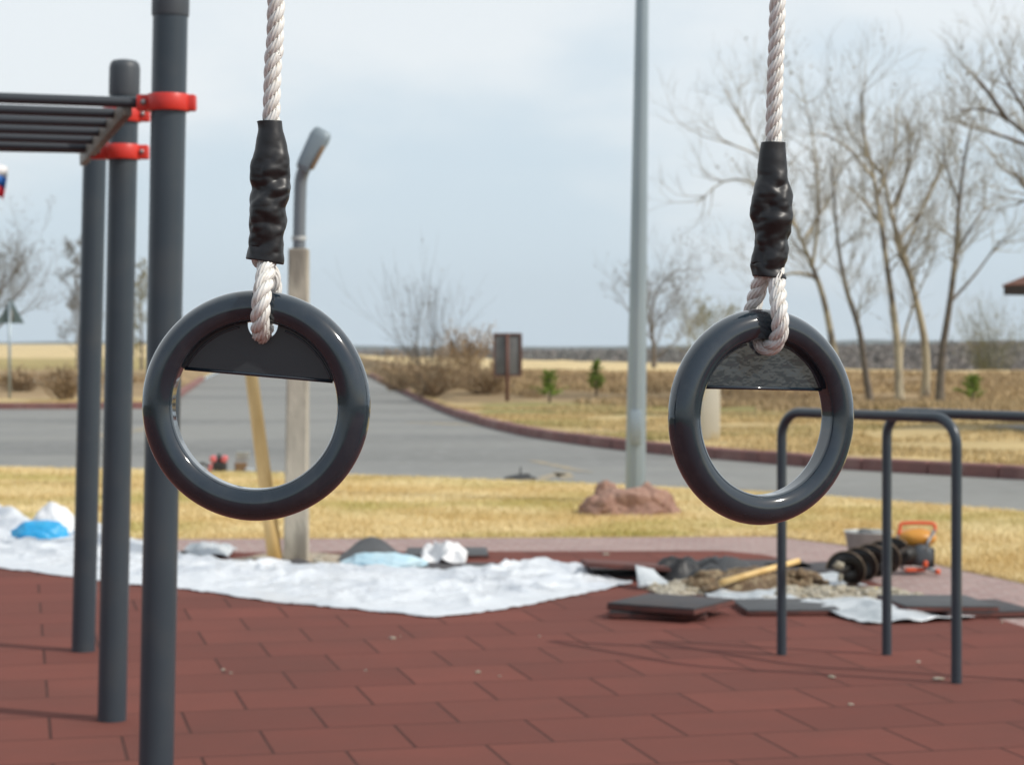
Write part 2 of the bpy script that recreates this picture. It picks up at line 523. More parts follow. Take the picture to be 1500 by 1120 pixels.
def build_terrain():
    cols = list(np.arange(-1500, 3001, 14.0)) + [200, 220, 240, 250, 262, 275, 540, 550, 560]
    cols = sorted(set(cols))
    nr = 150
    vs, cs = [], []
    for px in cols:
        d0 = D0(px)
        # dense rows up to ~150 m, then stretching to the horizon
        ds = []
        for i in range(nr):
            t = i / (nr - 1)
            ds.append(d0 + 0.1 + (max(170, d0 + 60) - d0) * (t / .8) ** 1.3 if t < .8 else None)
        dm = max(170, d0 + 60)
        k = sum(1 for q in ds if q is not None)
        dl = ds[k - 1]
        for i in range(k, nr):
            t = (i - k + 1) / (nr - k)
            ds[i] = dl * (4600 / dl) ** t
        for d in ds:
            x = (px - CX) * d / F
            h = hz(x, d)
            vs.append((x, d, h))
            cs.append(zone_col(x, d, h))
    fs = []
    for c in range(len(cols) - 1):
        for r in range(nr - 1):
            a = c * nr + r
            fs.append((a, a + nr, a + nr + 1, a + 1))
    o = np_mesh('field_ground', vs, fs, M['field'])
    ca = o.data.color_attributes.new('zone', 'FLOAT_COLOR', 'POINT')
    ca.data.foreach_set('color', np.array([[c.x, c.y, c.z, 1] for c in cs], dtype=np.float32).ravel())
    struct(o)


def strip(name, lo, hi, z, m, skirt=0.25, x0=-1500, x1=3000, step=25, zlo=None):
    """flat sheet between two edges with a skirt going down"""
    cols = sorted(set(list(np.arange(x0, x1 + 1, step)) + [p for p, _ in lo + hi if x0 <= p <= x1]))
    vs, fs = [], []
    for px in cols:
        a = G(px, lerp_table(lo, px), z)
        b = G(px, lerp_table(hi, px), z)
        vs += [a - Vector((0, 0, skirt)), a, b, b - Vector((0, 0, skirt))]
    for c in range(len(cols) - 1):
        for k in range(3):
            q = c * 4 + k
            fs.append((q, q + 4, q + 5, q + 1))
    o = MB().add(vs, fs).build(name, m, smooth=False)
    return struct(o)


build_terrain()
# base earth sheet under the near side and behind the camera
struct(MB().add([(-60, -60, -.4), (60, -60, -.4), (60, 30, -.4), (-60, 30, -.4)], [(0, 1, 2, 3)]).build('ground', M['earth'], smooth=False))

# road
cols = sorted(set(list(np.arange(-1500, 3001, 20.0)) + [p for p, _ in FAR_ROAD]))
vs, fs = [], []
for px in cols:
    a = G(px, lerp_table(NEAR_ROAD, px) + 6, 0)
    b = G(px, lerp_table(FAR_ROAD, px) - .4, 0)
    for t in np.linspace(0, 1, 14):
        q = a.lerp(b, t * t)
        vs.append((q.x, q.y, -.12))
for c in range(len(cols) - 1):
    for r in range(13):
        a = c * 14 + r
        fs.append((a, a + 14, a + 15, a + 1))
struct(MB().add(vs, fs).build('road', M['asphalt'], smooth=False))

# worn paint marks on the asphalt
def road_mark(pts, name='road_marking'):
    m = MB()
    n = len(pts)
    m.add([G(x, y, -.116) for x, y in pts], [tuple(range(n))])
    struct(m.build(name, M['marking'], smooth=False))


road_mark([(772, 674), (790, 674), (870, 691), (850, 691)])
road_mark([(775, 702), (812, 692), (832, 694), (795, 704)])
road_mark([(810, 691), (835, 691), (842, 700), (820, 701)])
road_mark([(590, 618), (640, 618), (720, 623), (640, 621)])
road_mark([(110, 640), (210, 625), (230, 627), (130, 644)])

strip('lawn', LAWN_LO, NEAR_ROAD, 0.0, M['lawn'])
strip('paver_path', [(p, y + 1.0) for p, y in RUB_HI], [(p, y - 1.0) for p, y in LAWN_LO], -0.006, M['pavers'])
# rubber safety floor: one sheet to behind the camera
V, Fc = [], []
cols = sorted(set([p for p, _ in RUB_HI] + list(range(-1500, 4001, 100))))
for px in cols:
    e = G(px, lerp_table(RUB_HI + [(2600, 1250), (4000, 1700)], px), 0)
    V += [(e.x, e.y, -.1), tuple(e), (e.x * 2.2 / e.y, 2.2, 0)]
for c in range(len(cols) - 1):
    for k in range(2):
        q = c * 3 + k
        Fc.append((q, q + 3, q + 4, q + 1))
n = len(V)
V += [(-12, 2.2, 0), (-1.55, 2.2, 0), (2.25, 2.2, 0), (12, 2.2, 0), (12, -14, 0), (-12, -14, 0), (-12, 14.6, 0)]
Fc += [(n, n + 1, n + 2, n + 3, n + 4, n + 5), (n, n + 1, 1, n + 6)]
struct(MB().add(V, Fc).build('rubber_floor', M['rubberfloor'], smooth=False))


def kerb(name, tab, width=0.2, top=0.03, bot=-0.3, seglen=1.0, m=None, side=1, maxd=160):
    pts = [G(px, py, 0) for px, py in tab]
    pts = [p for p in pts if p.y < maxd]
    path, _ = catmull([tuple(p) for p in pts], 0.25)
    mb = MB()
    i, n = 0, len(path)
    per = max(2, int(seglen / 0.25))
    rnd = random.Random(4)
    while i + per < n:
        a, b = path[i], path[i + per]
        d = Vector((b[0] - a[0], b[1] - a[1], 0))
        L = d.length
        d.normalize()
        ang = math.atan2(d.y, d.x)
        nrm = Vector((-d.y, d.x, 0)) * side
        c = (Vector(a) + Vector(b)) / 2 + nrm * (width / 2)
        c.z = (top + bot) / 2 + rnd.uniform(-.006, .006)
        mb.box(c, (L - .012, width, top - bot), Euler((0, 0, ang + rnd.uniform(-.006, .006))), bevel=.018, seg=1)
        i += per
    return struct(mb.build(name, m or M['kerb'], smooth=False))


kerb('kerb', KERB_R, side=1)
kerb('kerb', [(-600, 592)] + KERB_L[1:], side=1)
kerb('kerb', [(p, y) for p, y in NEAR_ROAD if -800 < p < 2000], width=.1, top=.004, side=-1, m=M['slab'])

# distant ridge
vs, fs = [], []
ridge = [(-1500, 500), (0, 501), (130, 500), (300, 502), (520, 506), (700, 508), (900, 507), (1150, 503), (1260, 497), (1420, 499), (1600, 496), (3000, 498)]
cc = np.arange(-1500, 3001, 20)
for px in cc:
    y = lerp_table(ridge, px) + .8 * noise.noise(Vector((px * .02, 0, 0)))
    dd = 4300
    p = P(px, y, dd)
    q = P(px, y, dd)
    vs += [(p.x, p.y - 500, -30), tuple(p), (p.x * 1.1, p.y * 1.1, p.z - 20)]
for c in range(len(cc) - 1):
    for k in range(2):
        a = c * 3 + k
        fs.append((a, a + 3, a + 4, a + 1))
struct(MB().add(vs, fs).build('hills', M['hill']))


# ------------------------------------------------------------------ grass
def blades(name, n, sampler, hmin, hmax, width, m, seed, lean=.6, kind='stuff', zf=None):
    rng = np.random.default_rng(seed)
    pts = sampler(rng, n)
    n = len(pts)
    h = rng.uniform(hmin, hmax, n)
    a = rng.uniform(0, 2 * np.pi, n)
    la = rng.uniform(0, 2 * np.pi, n)
    ln = rng.uniform(.1, lean, n) * h
    w = width * rng.uniform(.6, 1.4, n)
    dx, dy = np.cos(a) * w / 2, np.sin(a) * w / 2
    v = np.zeros((n, 3, 3))
    v[:, 0] = pts + np.stack([-dx, -dy, np.zeros(n)], 1)
    v[:, 1] = pts + np.stack([dx, dy, np.zeros(n)], 1)
    v[:, 2] = pts + np.stack([np.cos(la) * ln, np.sin(la) * ln, h], 1)
    f = np.arange(n * 3).reshape(n, 3)
    o = np_mesh(name, v.reshape(-1, 3), f, m, smooth=False)
    return struct(o, kind)


def lawn_sampler(rng, n):
    px = rng.uniform(-160, 1660, n)
    lo = np.interp(px, [p for p, _ in LAWN_LO], [y for _, y in LAWN_LO])
    hi = np.interp(px, [p for p, _ in NEAR_ROAD], [y for _, y in NEAR_ROAD])
    dn, df = H * F / (lo - HY), H * F / (hi - HY)
    t = rng.uniform(0, 1, n)
    d = dn + .01 + (df - dn - .1) * t ** 1.1
    return np.stack([(px - CX) * d / F, d, np.zeros(n)], 1)


blades('lawn_grass', 200000, lawn_sampler, .010, .038, .009, M['straw'], 1, lean=1.8)


def verge_sampler(d0off, d1, thr=-1, clump=.35):
    def f(rng, n):
        px = rng.uniform(560, 1650, n)
        px = np.where(rng.uniform(0, 1, n) < .12, rng.uniform(-80, 255, n), px)
        fr = np.interp(px, [p for p, _ in FAR_ROAD], [y for _, y in FAR_ROAD])
        dn = H * F / (fr - HY) + d0off
        d = dn + (np.maximum(d1, dn + 2) - dn) * rng.uniform(0, 1, n)
        out = []
        for p, q in zip(px, d):
            x = (p - CX) * q / F
            if noise.noise(Vector((x * clump, q * clump, 9))) > thr:
                out.append((x, q, hz(x, q)))
        return np.array(out)
    return f


blades('verge_grass', 60000, verge_sampler(.3, 47, -.1), .02, .07, .03, M['straw3'], 2)
blades('bank_grass', 60000, verge_sampler(17, 64, -.25), .05, .20, .06, M['straw2'], 3)

# ------------------------------------------------------------------ trees
def grow(mb, base, direc, length, rad, level, rng, maxlev, kids, spread=.7, up=.25, wig=.12, tw=None, nside=4):
    n = 5 if level < maxlev else 3
    p = base.copy()
    d = direc.normalized()
    pts, rr = [p.copy()], [rad]
    for i in range(n):
        d = (d + Vector((rng.gauss(0, wig), rng.gauss(0, wig), rng.gauss(0, wig) + up * .12))).normalized()
        p = p + d * (length / n)
        pts.append(p.copy())
        rr.append(max(rad * (1 - .75 * (i + 1) / n), .0024))
    mb.tube(pts, rr, n=nside if level < maxlev else 3, cap=False)
    if tw is not None and level == maxlev:
        for q in pts[1:]:
            if rng.random() < tw:
                s = rng.uniform(.03, .07)
                a = Vector((rng.gauss(0, 1), rng.gauss(0, 1), rng.gauss(0, 1))).normalized() * s
                b = Vector((rng.gauss(0, 1), rng.gauss(0, 1), rng.gauss(0, 1))).normalized() * s
                mb.add([q - a, q + b, q + a], [(0, 1, 2)])
    if level >= maxlev:
        return
    k = kids[min(level, len(kids) - 1)]
    for j in range(k):
        t = rng.uniform(.25, 1.0) if j else 1.0
        idx = min(int(t * n), n - 1)
        q = pts[idx].lerp(pts[idx + 1], t * n - idx) if t < 1 else pts[-1]
        axis = Vector((rng.gauss(0, 1), rng.gauss(0, 1), rng.gauss(0, 1)))
        dd = (pts[idx + 1] - pts[idx]).normalized()
        side = (axis - dd * axis.dot(dd)).normalized()
        nd = (dd + side * rng.uniform(.4, 1.1) * spread + Vector((0, 0, up))).normalized()
        grow(mb, q, nd, length * rng.uniform(.5, .75), max(rr[idx] * .6, .0028), level + 1, rng, maxlev, kids, spread, up, wig, tw, nside)


def tree(name, label, path, d, r0, limbs=(), seed=0, nb=14, bl=1.6, m='bark', mt='twig', kids=(5, 4, 3), maxlev=3, start=.35,
         group=None, r1=.25, spread=.85, up=.3, tw=.05, cat='tree', lr=.4):
    rng = random.Random(seed)
    pts = [P(x, y, d + .15 * i * math.sin(seed)) for i, (x, y) in enumerate(path)]
    base = pts[0].copy()
    base.z = hz(base.x, base.y) - .06
    if base.z < pts[0].z - .05:
        pts = [base] + pts
    else:
        pts[0] = base
    sm, _ = catmull([tuple(p) for p in pts], .3)
    root = thing(name, label, cat, base, group)
    n = len(sm)
    tr = MB()
    r0 *= .82
    rad = [r0 * (1 - (1 - r1) * i / (n - 1)) * (1 + .35 * math.exp(-i * .3 / .25)) for i in range(n)]
    tr.tube([Vector(p) for p in sm], rad, n=10, cap=False)
    cr = MB()
    for L in limbs:
        lp = [P(x, y, d + rng.uniform(-.5, .5) * (j > 0)) for j, (x, y) in enumerate(L)]
        ls, _ = catmull([tuple(p) for p in lp], .25)
        k = len(ls)
        tr.tube([Vector(p) for p in ls], [r0 * lr * (1 - .75 * i / (k - 1)) for i in range(k)], n=7, cap=False)
        for j in range(max(4, int(k * .9))):
            i = rng.randint(int(k * .2), k - 1)
            i2 = max(i, 1)
            dd = Vector(ls[i2] - ls[i2 - 1]).normalized()
            side = Vector((rng.gauss(0, 1), rng.gauss(0, 1), rng.gauss(0, .6) + .4))
            grow(cr, Vector(ls[i]), (dd + side.normalized() * spread), bl * rng.uniform(.45, .9), r0 * lr * .33, 1, rng, maxlev, kids, spread, up, tw=tw)
    for j in range(nb):
        t = start + (1 - start) * (j + rng.random()) / nb
        i = min(int(t * (n - 1)), n - 2)
        dd = Vector(sm[i + 1] - sm[i]).normalized()
        a = rng.uniform(0, 2 * math.pi)
        side = Vector((math.cos(a), math.sin(a), rng.uniform(.2, .9)))
        grow(cr, Vector(sm[i]), dd * .4 + side * spread, bl * (1.15 - .6 * t) * rng.uniform(.7, 1.2), rad[i] * .4, 0, rng, maxlev, kids, spread, up, tw=tw)
    tr.build('trunk', M[m], root)
    cr.build('crown', M[mt], root, smooth=False)
    return root


GT = 'bare trees standing on the grass bank'
tree('bare_tree', 'pale trunked bare tree whose wide crown reaches left above the right gym ring', [(1229, 600), (1222, 520), (1207, 440), (1190, 390), (1165, 330), (1152, 285)], 50.5, .13,
     limbs=[[(1166, 332), (1120, 240), (1080, 215), (1030, 200)], [(1152, 285), (1140, 200), (1120, 130)], [(1190, 390), (1200, 300), (1190, 200), (1180, 150)],
            [(1168, 335), (1110, 272), (1060, 266), (1020, 300)], [(1130, 255), (1085, 170), (1060, 130)], [(1175, 355), (1215, 290), (1235, 240)],
            [(1196, 405), (1160, 400), (1120, 420)]],
     seed=3, nb=14, bl=1.5, m='birch', group=GT, start=.55)
tree('bare_tree', 'thin dark leaning bare tree just right of the right gym ring', [(1276, 600), (1268, 545), (1258, 480), (1240, 425), (1228, 360), (1222, 290), (1218, 240)], 50, .105,
     seed=5, nb=16, bl=1.1, m='bark', group=GT, r1=.2)
tree('bare_tree', 'pale bare tree with dark lower trunk forking above a thin brown side stem', [(1318, 600), (1316, 520), (1308, 450), (1298, 380), (1288, 310), (1278, 250), (1266, 200)], 51, .13,
     limbs=[[(1278, 260), (1240, 215), (1195, 190)], [(1284, 290), (1310, 220), (1312, 150)], [(1317, 560), (1325, 490), (1345, 430), (1370, 375)],
            [(1270, 230), (1262, 150), (1270, 110)], [(1292, 330), (1262, 290), (1235, 270)]],
     seed=8, nb=12, bl=1.4, m='birch', group=GT, start=.5)
tree('bare_tree', 'tall pale bare tree curving left, second trunk from the right of the cluster', [(1355, 600), (1357, 540), (1353, 490), (1337, 420), (1323, 370), (1305, 310), (1290, 235)], 52, .135,
     limbs=[[(1325, 372), (1345, 320), (1365, 270), (1388, 235)], [(1305, 310), (1332, 240), (1328, 170)], [(1318, 350), (1360, 290), (1400, 180)],
            [(1296, 260), (1250, 200), (1230, 160)], [(1335, 415), (1310, 330), (1345, 210)]],
     seed=12, nb=12, bl=1.45, m='birch', group=GT, start=.45)
tree('bare_tree', 'brown bare tree leaning right with a long branch reaching right, rightmost of the cluster', [(1376, 600), (1380, 520), (1392, 440), (1400, 370), (1405, 300), (1415, 220), (1428, 170)], 50, .125,
     limbs=[[(1390, 445), (1430, 400), (1460, 360), (1482, 345)], [(1400, 370), (1425, 330), (1445, 300)], [(1406, 300), (1385, 240), (1380, 200)]],
     seed=17, nb=13, bl=1.2, m='bark', group=GT, start=.4, r1=.2)
tree('bare_tree', 'bare tree at the right edge whose branches hang high above the brown roof', [(1590, 640), (1575, 480), (1560, 330), (1545, 240), (1520, 190)], 40, .16,
     limbs=[[(1535, 225), (1480, 178), (1440, 160), (1405, 162)], [(1520, 190), (1485, 135), (1465, 100)], [(1535, 225), (1470, 200), (1425, 188)],
            [(1550, 270), (1510, 280), (1485, 250)], [(1520, 190), (1510, 130), (1500, 95)], [(1475, 175), (1440, 125), (1425, 110)], [(1560, 330), (1520, 290), (1490, 300)]],
     seed=21, nb=12, bl=1.1, m='bark', mt='twig', group=GT, start=.5, kids=(5, 4, 4))
GF = 'bare trees far off across the field'
tree('bare_tree', 'far bare tree with olive buds close behind the silver lamp post', [(958, 545), (957, 500), (952, 465), (962, 425)], 78, .10,
     limbs=[[(957, 500), (925, 460), (905, 430)], [(955, 480), (985, 440), (1000, 410)], [(962, 425), (985, 400), (1010, 395)]],
     seed=31, maxlev=3, spread=.95, up=.3, kids=(5, 4, 3), nb=14, bl=1.4, m='bark', mt='twig_dark', group=GF, start=.2, tw=.4)
tree('bare_tree', 'far rounded bare tree between the silver lamp post and the right gym ring', [(1040, 545), (1040, 505), (1045, 470)], 82, .07,
     seed=33, maxlev=3, spread=.95, up=.3, kids=(5, 4, 3), nb=14, bl=1.3, m='bark', mt='bud', group=GF, start=.1, tw=.4)
tree('bare_tree', 'far leaning bare tree behind the triangular sign at the left edge', [(-20, 545), (-14, 490), (-4, 440), (8, 395)], 90, .12,
     limbs=[[(-12, 480), (20, 440), (45, 410)], [(-14, 490), (10, 470), (50, 450)], [(0, 430), (30, 385), (40, 365)]],
     seed=41, maxlev=3, spread=.95, up=.3, kids=(5, 4, 3), nb=16, bl=2.0, m='bark', mt='twig_dark', group=GF, start=.25, tw=.4)
tree('bare_tree', 'far slender bare tree just left of the dark posts', [(112, 545), (114, 480), (112, 420), (110, 365)], 86, .05,
     seed=43, maxlev=3, spread=.95, up=.3, kids=(5, 4, 3), nb=20, bl=.9, m='bark', mt='twig_dark', group=GF, start=.15, tw=.6)
tree('bare_tree', 'far bare tree seen through the narrow gap between two dark posts', [(207, 560), (208, 500), (206, 440), (208, 390)], 80, .06,
     seed=47, maxlev=3, spread=.95, up=.3, kids=(5, 4, 3), nb=20, bl=.8, m='bark', mt='bud', group=GF, start=.1, tw=.5)


def shrub(name, label, px, py, d, stems, hgt, spreadx, seed, mt='bush', cat='shrub', group=None, tw=.3, kids=(3, 3), bl=.45):
    rng = random.Random(seed)
    b = P(px, py, d)
    b.z = hz(b.x, b.y) - .03
    mb = MB()
    for i in range(stems):
        a = rng.uniform(0, 2 * math.pi)
        o = b + Vector((math.cos(a) * .12 * rng.random(), math.sin(a) * .12 * rng.random(), 0)) + Vector((rng.uniform(-.5, .5) * spreadx * .4, 0, 0))
        dr = Vector((rng.uniform(-1, 1) * spreadx / hgt, rng.uniform(-.5, .5) * spreadx / hgt, 1))
        grow(mb, o, dr, hgt * rng.uniform(.6, 1.05), .018, 0, rng, 2, kids, .55, .35, wig=.1, tw=tw, nside=3)
    o = mb.build(name, M[mt], None, smooth=False, origin=b)
    return tag(o, label, cat, group)


GS = 'dry shrubs along the far kerb'
shrub('bare_shrub', 'tall bare multi-stemmed shrub rising above the road bend, right of the left gym ring', 632, 580, 60, 15, 2.2, 1.5, 51, mt='twig_dark', group=GS, kids=(5, 4), tw=.15)
shrub('bare_shrub', 'dense low round brown shrub left of the rectangular sign back', 681, 560, 66, 60, .85, .8, 52, mt='bush', group=GS, tw=.7)
shrub('bare_shrub', 'wide thicket of brown stalks under the tall bare shrub', 640, 592, 56, 90, .8, 2.0, 53, mt='bush', group=GS, tw=.4)
shrub('bare_shrub', 'low brown thicket at the foot of the rectangular sign back', 712, 594, 54, 70, .55, 1.3, 54, mt='bush', group=GS, tw=.4)
shrub('bare_shrub', 'low brown thicket behind the bend of the kerb nearest the left gym ring', 582, 572, 66, 60, .7, 1.2, 55, mt='bush', group=GS, tw=.4)
shrub('bare_shrub', 'small dark brown bush beside the pale gravel heap at left', 95, 588, 54, 70, .5, .8, 56, mt='bush', group=GS, tw=.6)
shrub('bare_shrub', 'small brown bush beyond the triangular sign at the left edge', 30, 566, 62, 60, .4, 1.0, 57, mt='bush', group=GS, tw=.6)
shrub('bare_shrub', 'tall budding olive bush far beyond the rightmost bare trees', 1450, 545, 85, 60, 2.1, 1.5, 58, mt='bud', group=GS, tw=.5)


def sapling(label, px, pb, pt, d, seed, wpx):
    rng = random.Random(seed)
    b = P(px, pb, d)
    b.z = hz(b.x, b.y)
    top = P(px, pt, d).z
    hh = top - b.z
    root = thing('young_pine', label, 'tree', b, 'young green pines on the bank')
    MB().tube([b, b + Vector((.02, 0, hh * .5)), b + Vector((0, 0, hh * .95))], [.03, .022, .01], n=6).build('trunk', M['bark'], root)
    mb = MB()
    w = wpx * d / F / 2
    for j in range(16):
        t = .18 + .8 * (j + rng.random() * .5) / 16
        ll = w * (1.15 - t * .85) * rng.uniform(.35, 1.35)
        for k in range(4):
            a = rng.uniform(0, 6.283)
            o = b + Vector((0, 0, hh * t))
            e = o + Vector((math.cos(a) * ll, math.sin(a) * ll, ll * .35))
            for q in range(22):
                c = o.lerp(e, rng.uniform(.3, 1.1))
                v = Vector((rng.gauss(0, 1), rng.gauss(0, 1), rng.gauss(.8, .6))).normalized() * rng.uniform(.05, .11)
                s = Vector((rng.gauss(0, 1), rng.gauss(0, 1), rng.gauss(0, 1))).normalized() * .018
                mb.add([c - s, c + s, c + v], [(0, 1, 2)])
    mb.build('crown', M['pine'], root, smooth=False)


sapling('bushy young green pine between the rectangular sign back and the silver lamp post', 805, 592, 545, 50, 61, 46)
sapling('slim young green pine just left of the silver lamp post', 873, 586, 528, 53, 62, 30)
sapling('young green pine right of the bare tree cluster', 1424, 592, 552, 50, 63, 44)


# far wood, one mass
def forest():
    rng = np.random.default_rng(77)
    V, Fc, MI = [], [], []
    n = 0
    for i in range(7000):
        px = rng.uniform(440, 1750)
        fe = lerp_table(FIELD_END, px)
        d = rng.uniform(fe * 1.6 + 30, fe * 3.0 + 330)
        x = (px - CX) * d / F
        g = hz(x, d)
        ytop = lerp_table([(440, 515), (560, 515), (850, 514), (1000, 512), (1200, 508), (1350, 506), (1500, 503), (1750, 503)], px) + rng.normal(0, 1.2)
        if rng.uniform() < .03:
            ytop -= rng.uniform(1, 4)
        ztop = H + (HY - ytop) * d / F
        hgt = ztop - g
        if hgt < 2:
            continue
        green = rng.uniform() < (.35 if px < 1100 else .15)
        w = hgt * rng.uniform(.16, .3)
        k = 72
        u = rng.uniform(.02, 1, k) ** .8
        c = np.stack([x + rng.normal(0, w * .55, k) * (1.3 - u), d + rng.normal(0, w * .55, k), g + hgt * u], 1)
        a = rng.normal(0, 1, (k, 3)) * hgt * np.array([.010, .010, .022])
        b = rng.normal(0, 1, (k, 3)) * hgt * .014
        V.append(np.stack([c - a, c + b, c + a], 1).reshape(-1, 3))
        MI.append(np.full(k, 1 if green else 0))
    V = np.concatenate(V)
    Fc = np.arange(len(V)).reshape(-1, 3)
    MI = np.concatenate(MI)
    o = np_mesh('far_wood', V, Fc, [M['forest'], M['forest_g']], smooth=False, mi=MI)
    struct(o, 'stuff')
    tag(o, 'hazy far-off wood along the horizon', 'wood')


forest()

# gravel heap on the far left verge
mb = MB()
for i, (px, py, w) in enumerate([(60, 552, .75), (85, 553, .8), (108, 555, .6), (75, 560, .5)]):
    c = P(px, py, 66)
    c.z = hz(c.x, c.y)
    mb.blob(c, (w, .5, .2), amp=.35, freq=3, seed=i + 3, sub=4)
c = P(80, 553, 66)
tag(mb.build('gravel_heap', M['gravel'], origin=(c.x, c.y, hz(c.x, c.y))), 'low pale heap of gravel beyond the left kerb', 'gravel heap')

# ------------------------------------------------------------------ monkey bars with three posts
root = thing('monkey_bars', 'dark grey climbing frame with three posts, horizontal bars and red clamps at left', 'climbing frame', G(122, 953))
posts = [(6.6, (250, 0), (231, 1000), -40, .054), (8.05, (183, 88), (165, 1000), 88, .054), (9.86, (139, 225), (122, 953), 178, .054)]


def lin(a, b, y):
    return a[0] + (b[0] - a[0]) * (y - a[1]) / (b[1] - a[1])


for i, (d, a, b, ytop, r) in enumerate(posts):
    yb = HY + H * F / d
    base = P(lin(a, b, yb), yb, d)
    ycap = ytop + .115 * F / d
    pc = P(lin(a, b, ycap), ycap, d)
    pt = P(lin(a, b, ytop), ytop, d)
    p = MB().tube([base, pc], r, n=40).build('post', M['post'], root, smooth='auto')
    p['label'] = ['thick post nearest the camera', 'middle post with domed cap', 'rear post whose foot stands on the red tiles'][i]
    q = MB()
    Lz = (pt - pc).length
    prof = [(r * 1.05, -.02), (r * 1.07, -.012), (r * 1.07, Lz * .72), (r * 1.0, Lz * .88), (r * .82, Lz * .97), (r * .5, Lz), (0.0001, Lz * 1.005)]
    dirz = (pt - pc).normalized()
    rot = Vector((0, 0, 1)).rotation_difference(dirz).to_matrix()
    q.lathe(prof, pc, n=40, rot=rot)
    q.build('post_cap', M['cap'], root, smooth='auto')


def clamp(px, py, d, lugl, lugr, ang, hgt=.056, r=.054):
    """collar round a post with a bolted lug on one or both sides"""
    c = P(px, py, d)
    m = MB()
    h = hgt / 2
    m.lathe([(r + .001, -h), (r + .011, -h), (r + .0135, -h + .004), (r + .0135, h - .004), (r + .011, h), (r + .001, h)], c, n=40)
    e = Euler((0, 0, ang))
    dx = e.to_matrix() @ Vector((1, 0, 0))
    for s, L in ((-1, lugl), (1, lugr)):
        if L > 0:
            m.box(c + dx * s * (r + L / 2 - .004), (L + .03, .044, hgt * .96), e, bevel=.006)
    o = m.build('clamp', M['red'], root, smooth='auto')
    yv = e.to_matrix() @ Vector((0, -1, 0))
    for s, L in ((-1, lugl), (1, lugr)):
        if L > .03:
            k = c + dx * s * (r + L * .62) + yv * .022
            rt = Vector((0, 0, 1)).rotation_difference(yv).to_matrix()
            b = MB().lathe([(.010, 0), (.010, .004), (.006, .007), (.0001, .008)], k, n=8, rot=rt)
            bo = b.build('bolt', M['bolt'], None)
            for v in bo.data.vertices:
                v.co -= Vector(root.location)
            bo.parent = o


clamp(247, 151, 6.6, .032, .020, R(0), hgt=.052)
clamp(181, 168, 8.05, .012, .034, R(0))
clamp(179.5, 223, 8.05, .055, .034, R(0))
clamp(137, 216, 9.86, .02, .05, R(0))
# seven bars going left, tilted toward the camera
rr = R(19)
dl = Vector((-math.cos(rr), -math.sin(rr), 0))
near_e = P(180, 151, 6.62)
far_e = P(118, 221, 8.42)
zb = near_e.z
for i in range(7):
    t = i / 6
    e = near_e.lerp(far_e, t)
    e.z = zb
    s = e + dl * 1.9
    if i == 0:
        e = P(212, 152, 6.62)
        e.z = zb
    if i == 6:
        e = P(150, 222, 8.2)
        e.z = zb
    MB().tube([s, e], .0165, n=16).build('bar', M['rung'], root, smooth='auto')
# slanting end rail
mb = MB()
a, b = near_e + Vector((0, 0, -.016)) - dl * .012, far_e + Vector((0, 0, 0)) - dl * .012
b.z = a.z
dv = (b - a)
rt = Vector((0, 1, 0)).rotation_difference(dv.normalized()).to_matrix()
mb.box((a + b) / 2, (.028, dv.length + .05, .052), rt, bevel=.003)
mb.build('end_rail', M['rail'], root, smooth='auto')
mb = MB()
mb.tube([P(163, 210, 8.25), P(178, 172, 8.02)], .014, n=12)
mb.build('diagonal_brace', M['red'], root)

# ------------------------------------------------------------------ dip bars
def dip_bar(label, pxl, d_l, pxr_x, d_r, dx=0):
    A = Vector(((pxl - CX) * d_l / F, d_l, 0))
    B = A + Vector((.643, -.87, 0)) if pxr_x is None else Vector(((pxr_x - CX) * d_r / F, d_r, 0))
    top = 1.108
    hdir = (B - A).normalized()
    L = (B - A).length
    rb = .115
    pts = [A]
    pts.append(A + Vector((0, 0, top - rb - .02)))
    for k in range(0, 9):
        t = k / 8 * math.pi / 2
        pts.append(A + hdir * (rb - rb * math.cos(t)) + Vector((0, 0, top - rb + rb * math.sin(t))))
    for k in range(0, 9):
        t = k / 8 * math.pi / 2
        pts.append(A + hdir * (L - rb + rb * math.sin(t)) + Vector((0, 0, top - rb + rb * math.cos(t))))
    pts.append(B + Vector((0, 0, top - rb - .02)))
    pts.append(B)
    mid = 11
    r = thing('dip_bar', label, 'exercise bar', A, 'parallel dip bars')
    MB().tube(pts[1:-1], .0225, n=20, cap=False).build('handrail', M['post'], r)
    MB().tube([pts[0], pts[1]], .0225, n=20, cap=False).build('leg', M['post'], r)
    MB().tube([pts[-2], pts[-1]], .0225, n=20, cap=False).build('leg', M['post'], r)
    return A, B


dA = H * F / (958.5 - HY)
A1, B1 = dip_bar('grey bent tube bar standing on two legs partly behind the right gym ring', 1145, dA, 1401, H * F / (1000 - HY))
v = B1 - A1
A2 = Vector(((1299 - CX) * dA / F, dA, 0))
B2 = A2 + v
dip_bar('grey bent tube bar running off the right edge behind the first bar', 1299, dA, CX + B2.x * F / B2.y, B2.y)

# ------------------------------------------------------------------ rings and ropes
PXM = 2.2 / F     # metres per pixel at the left ring
R_MAJ, R_TUB = 142.8 * PXM, 25.9 * PXM


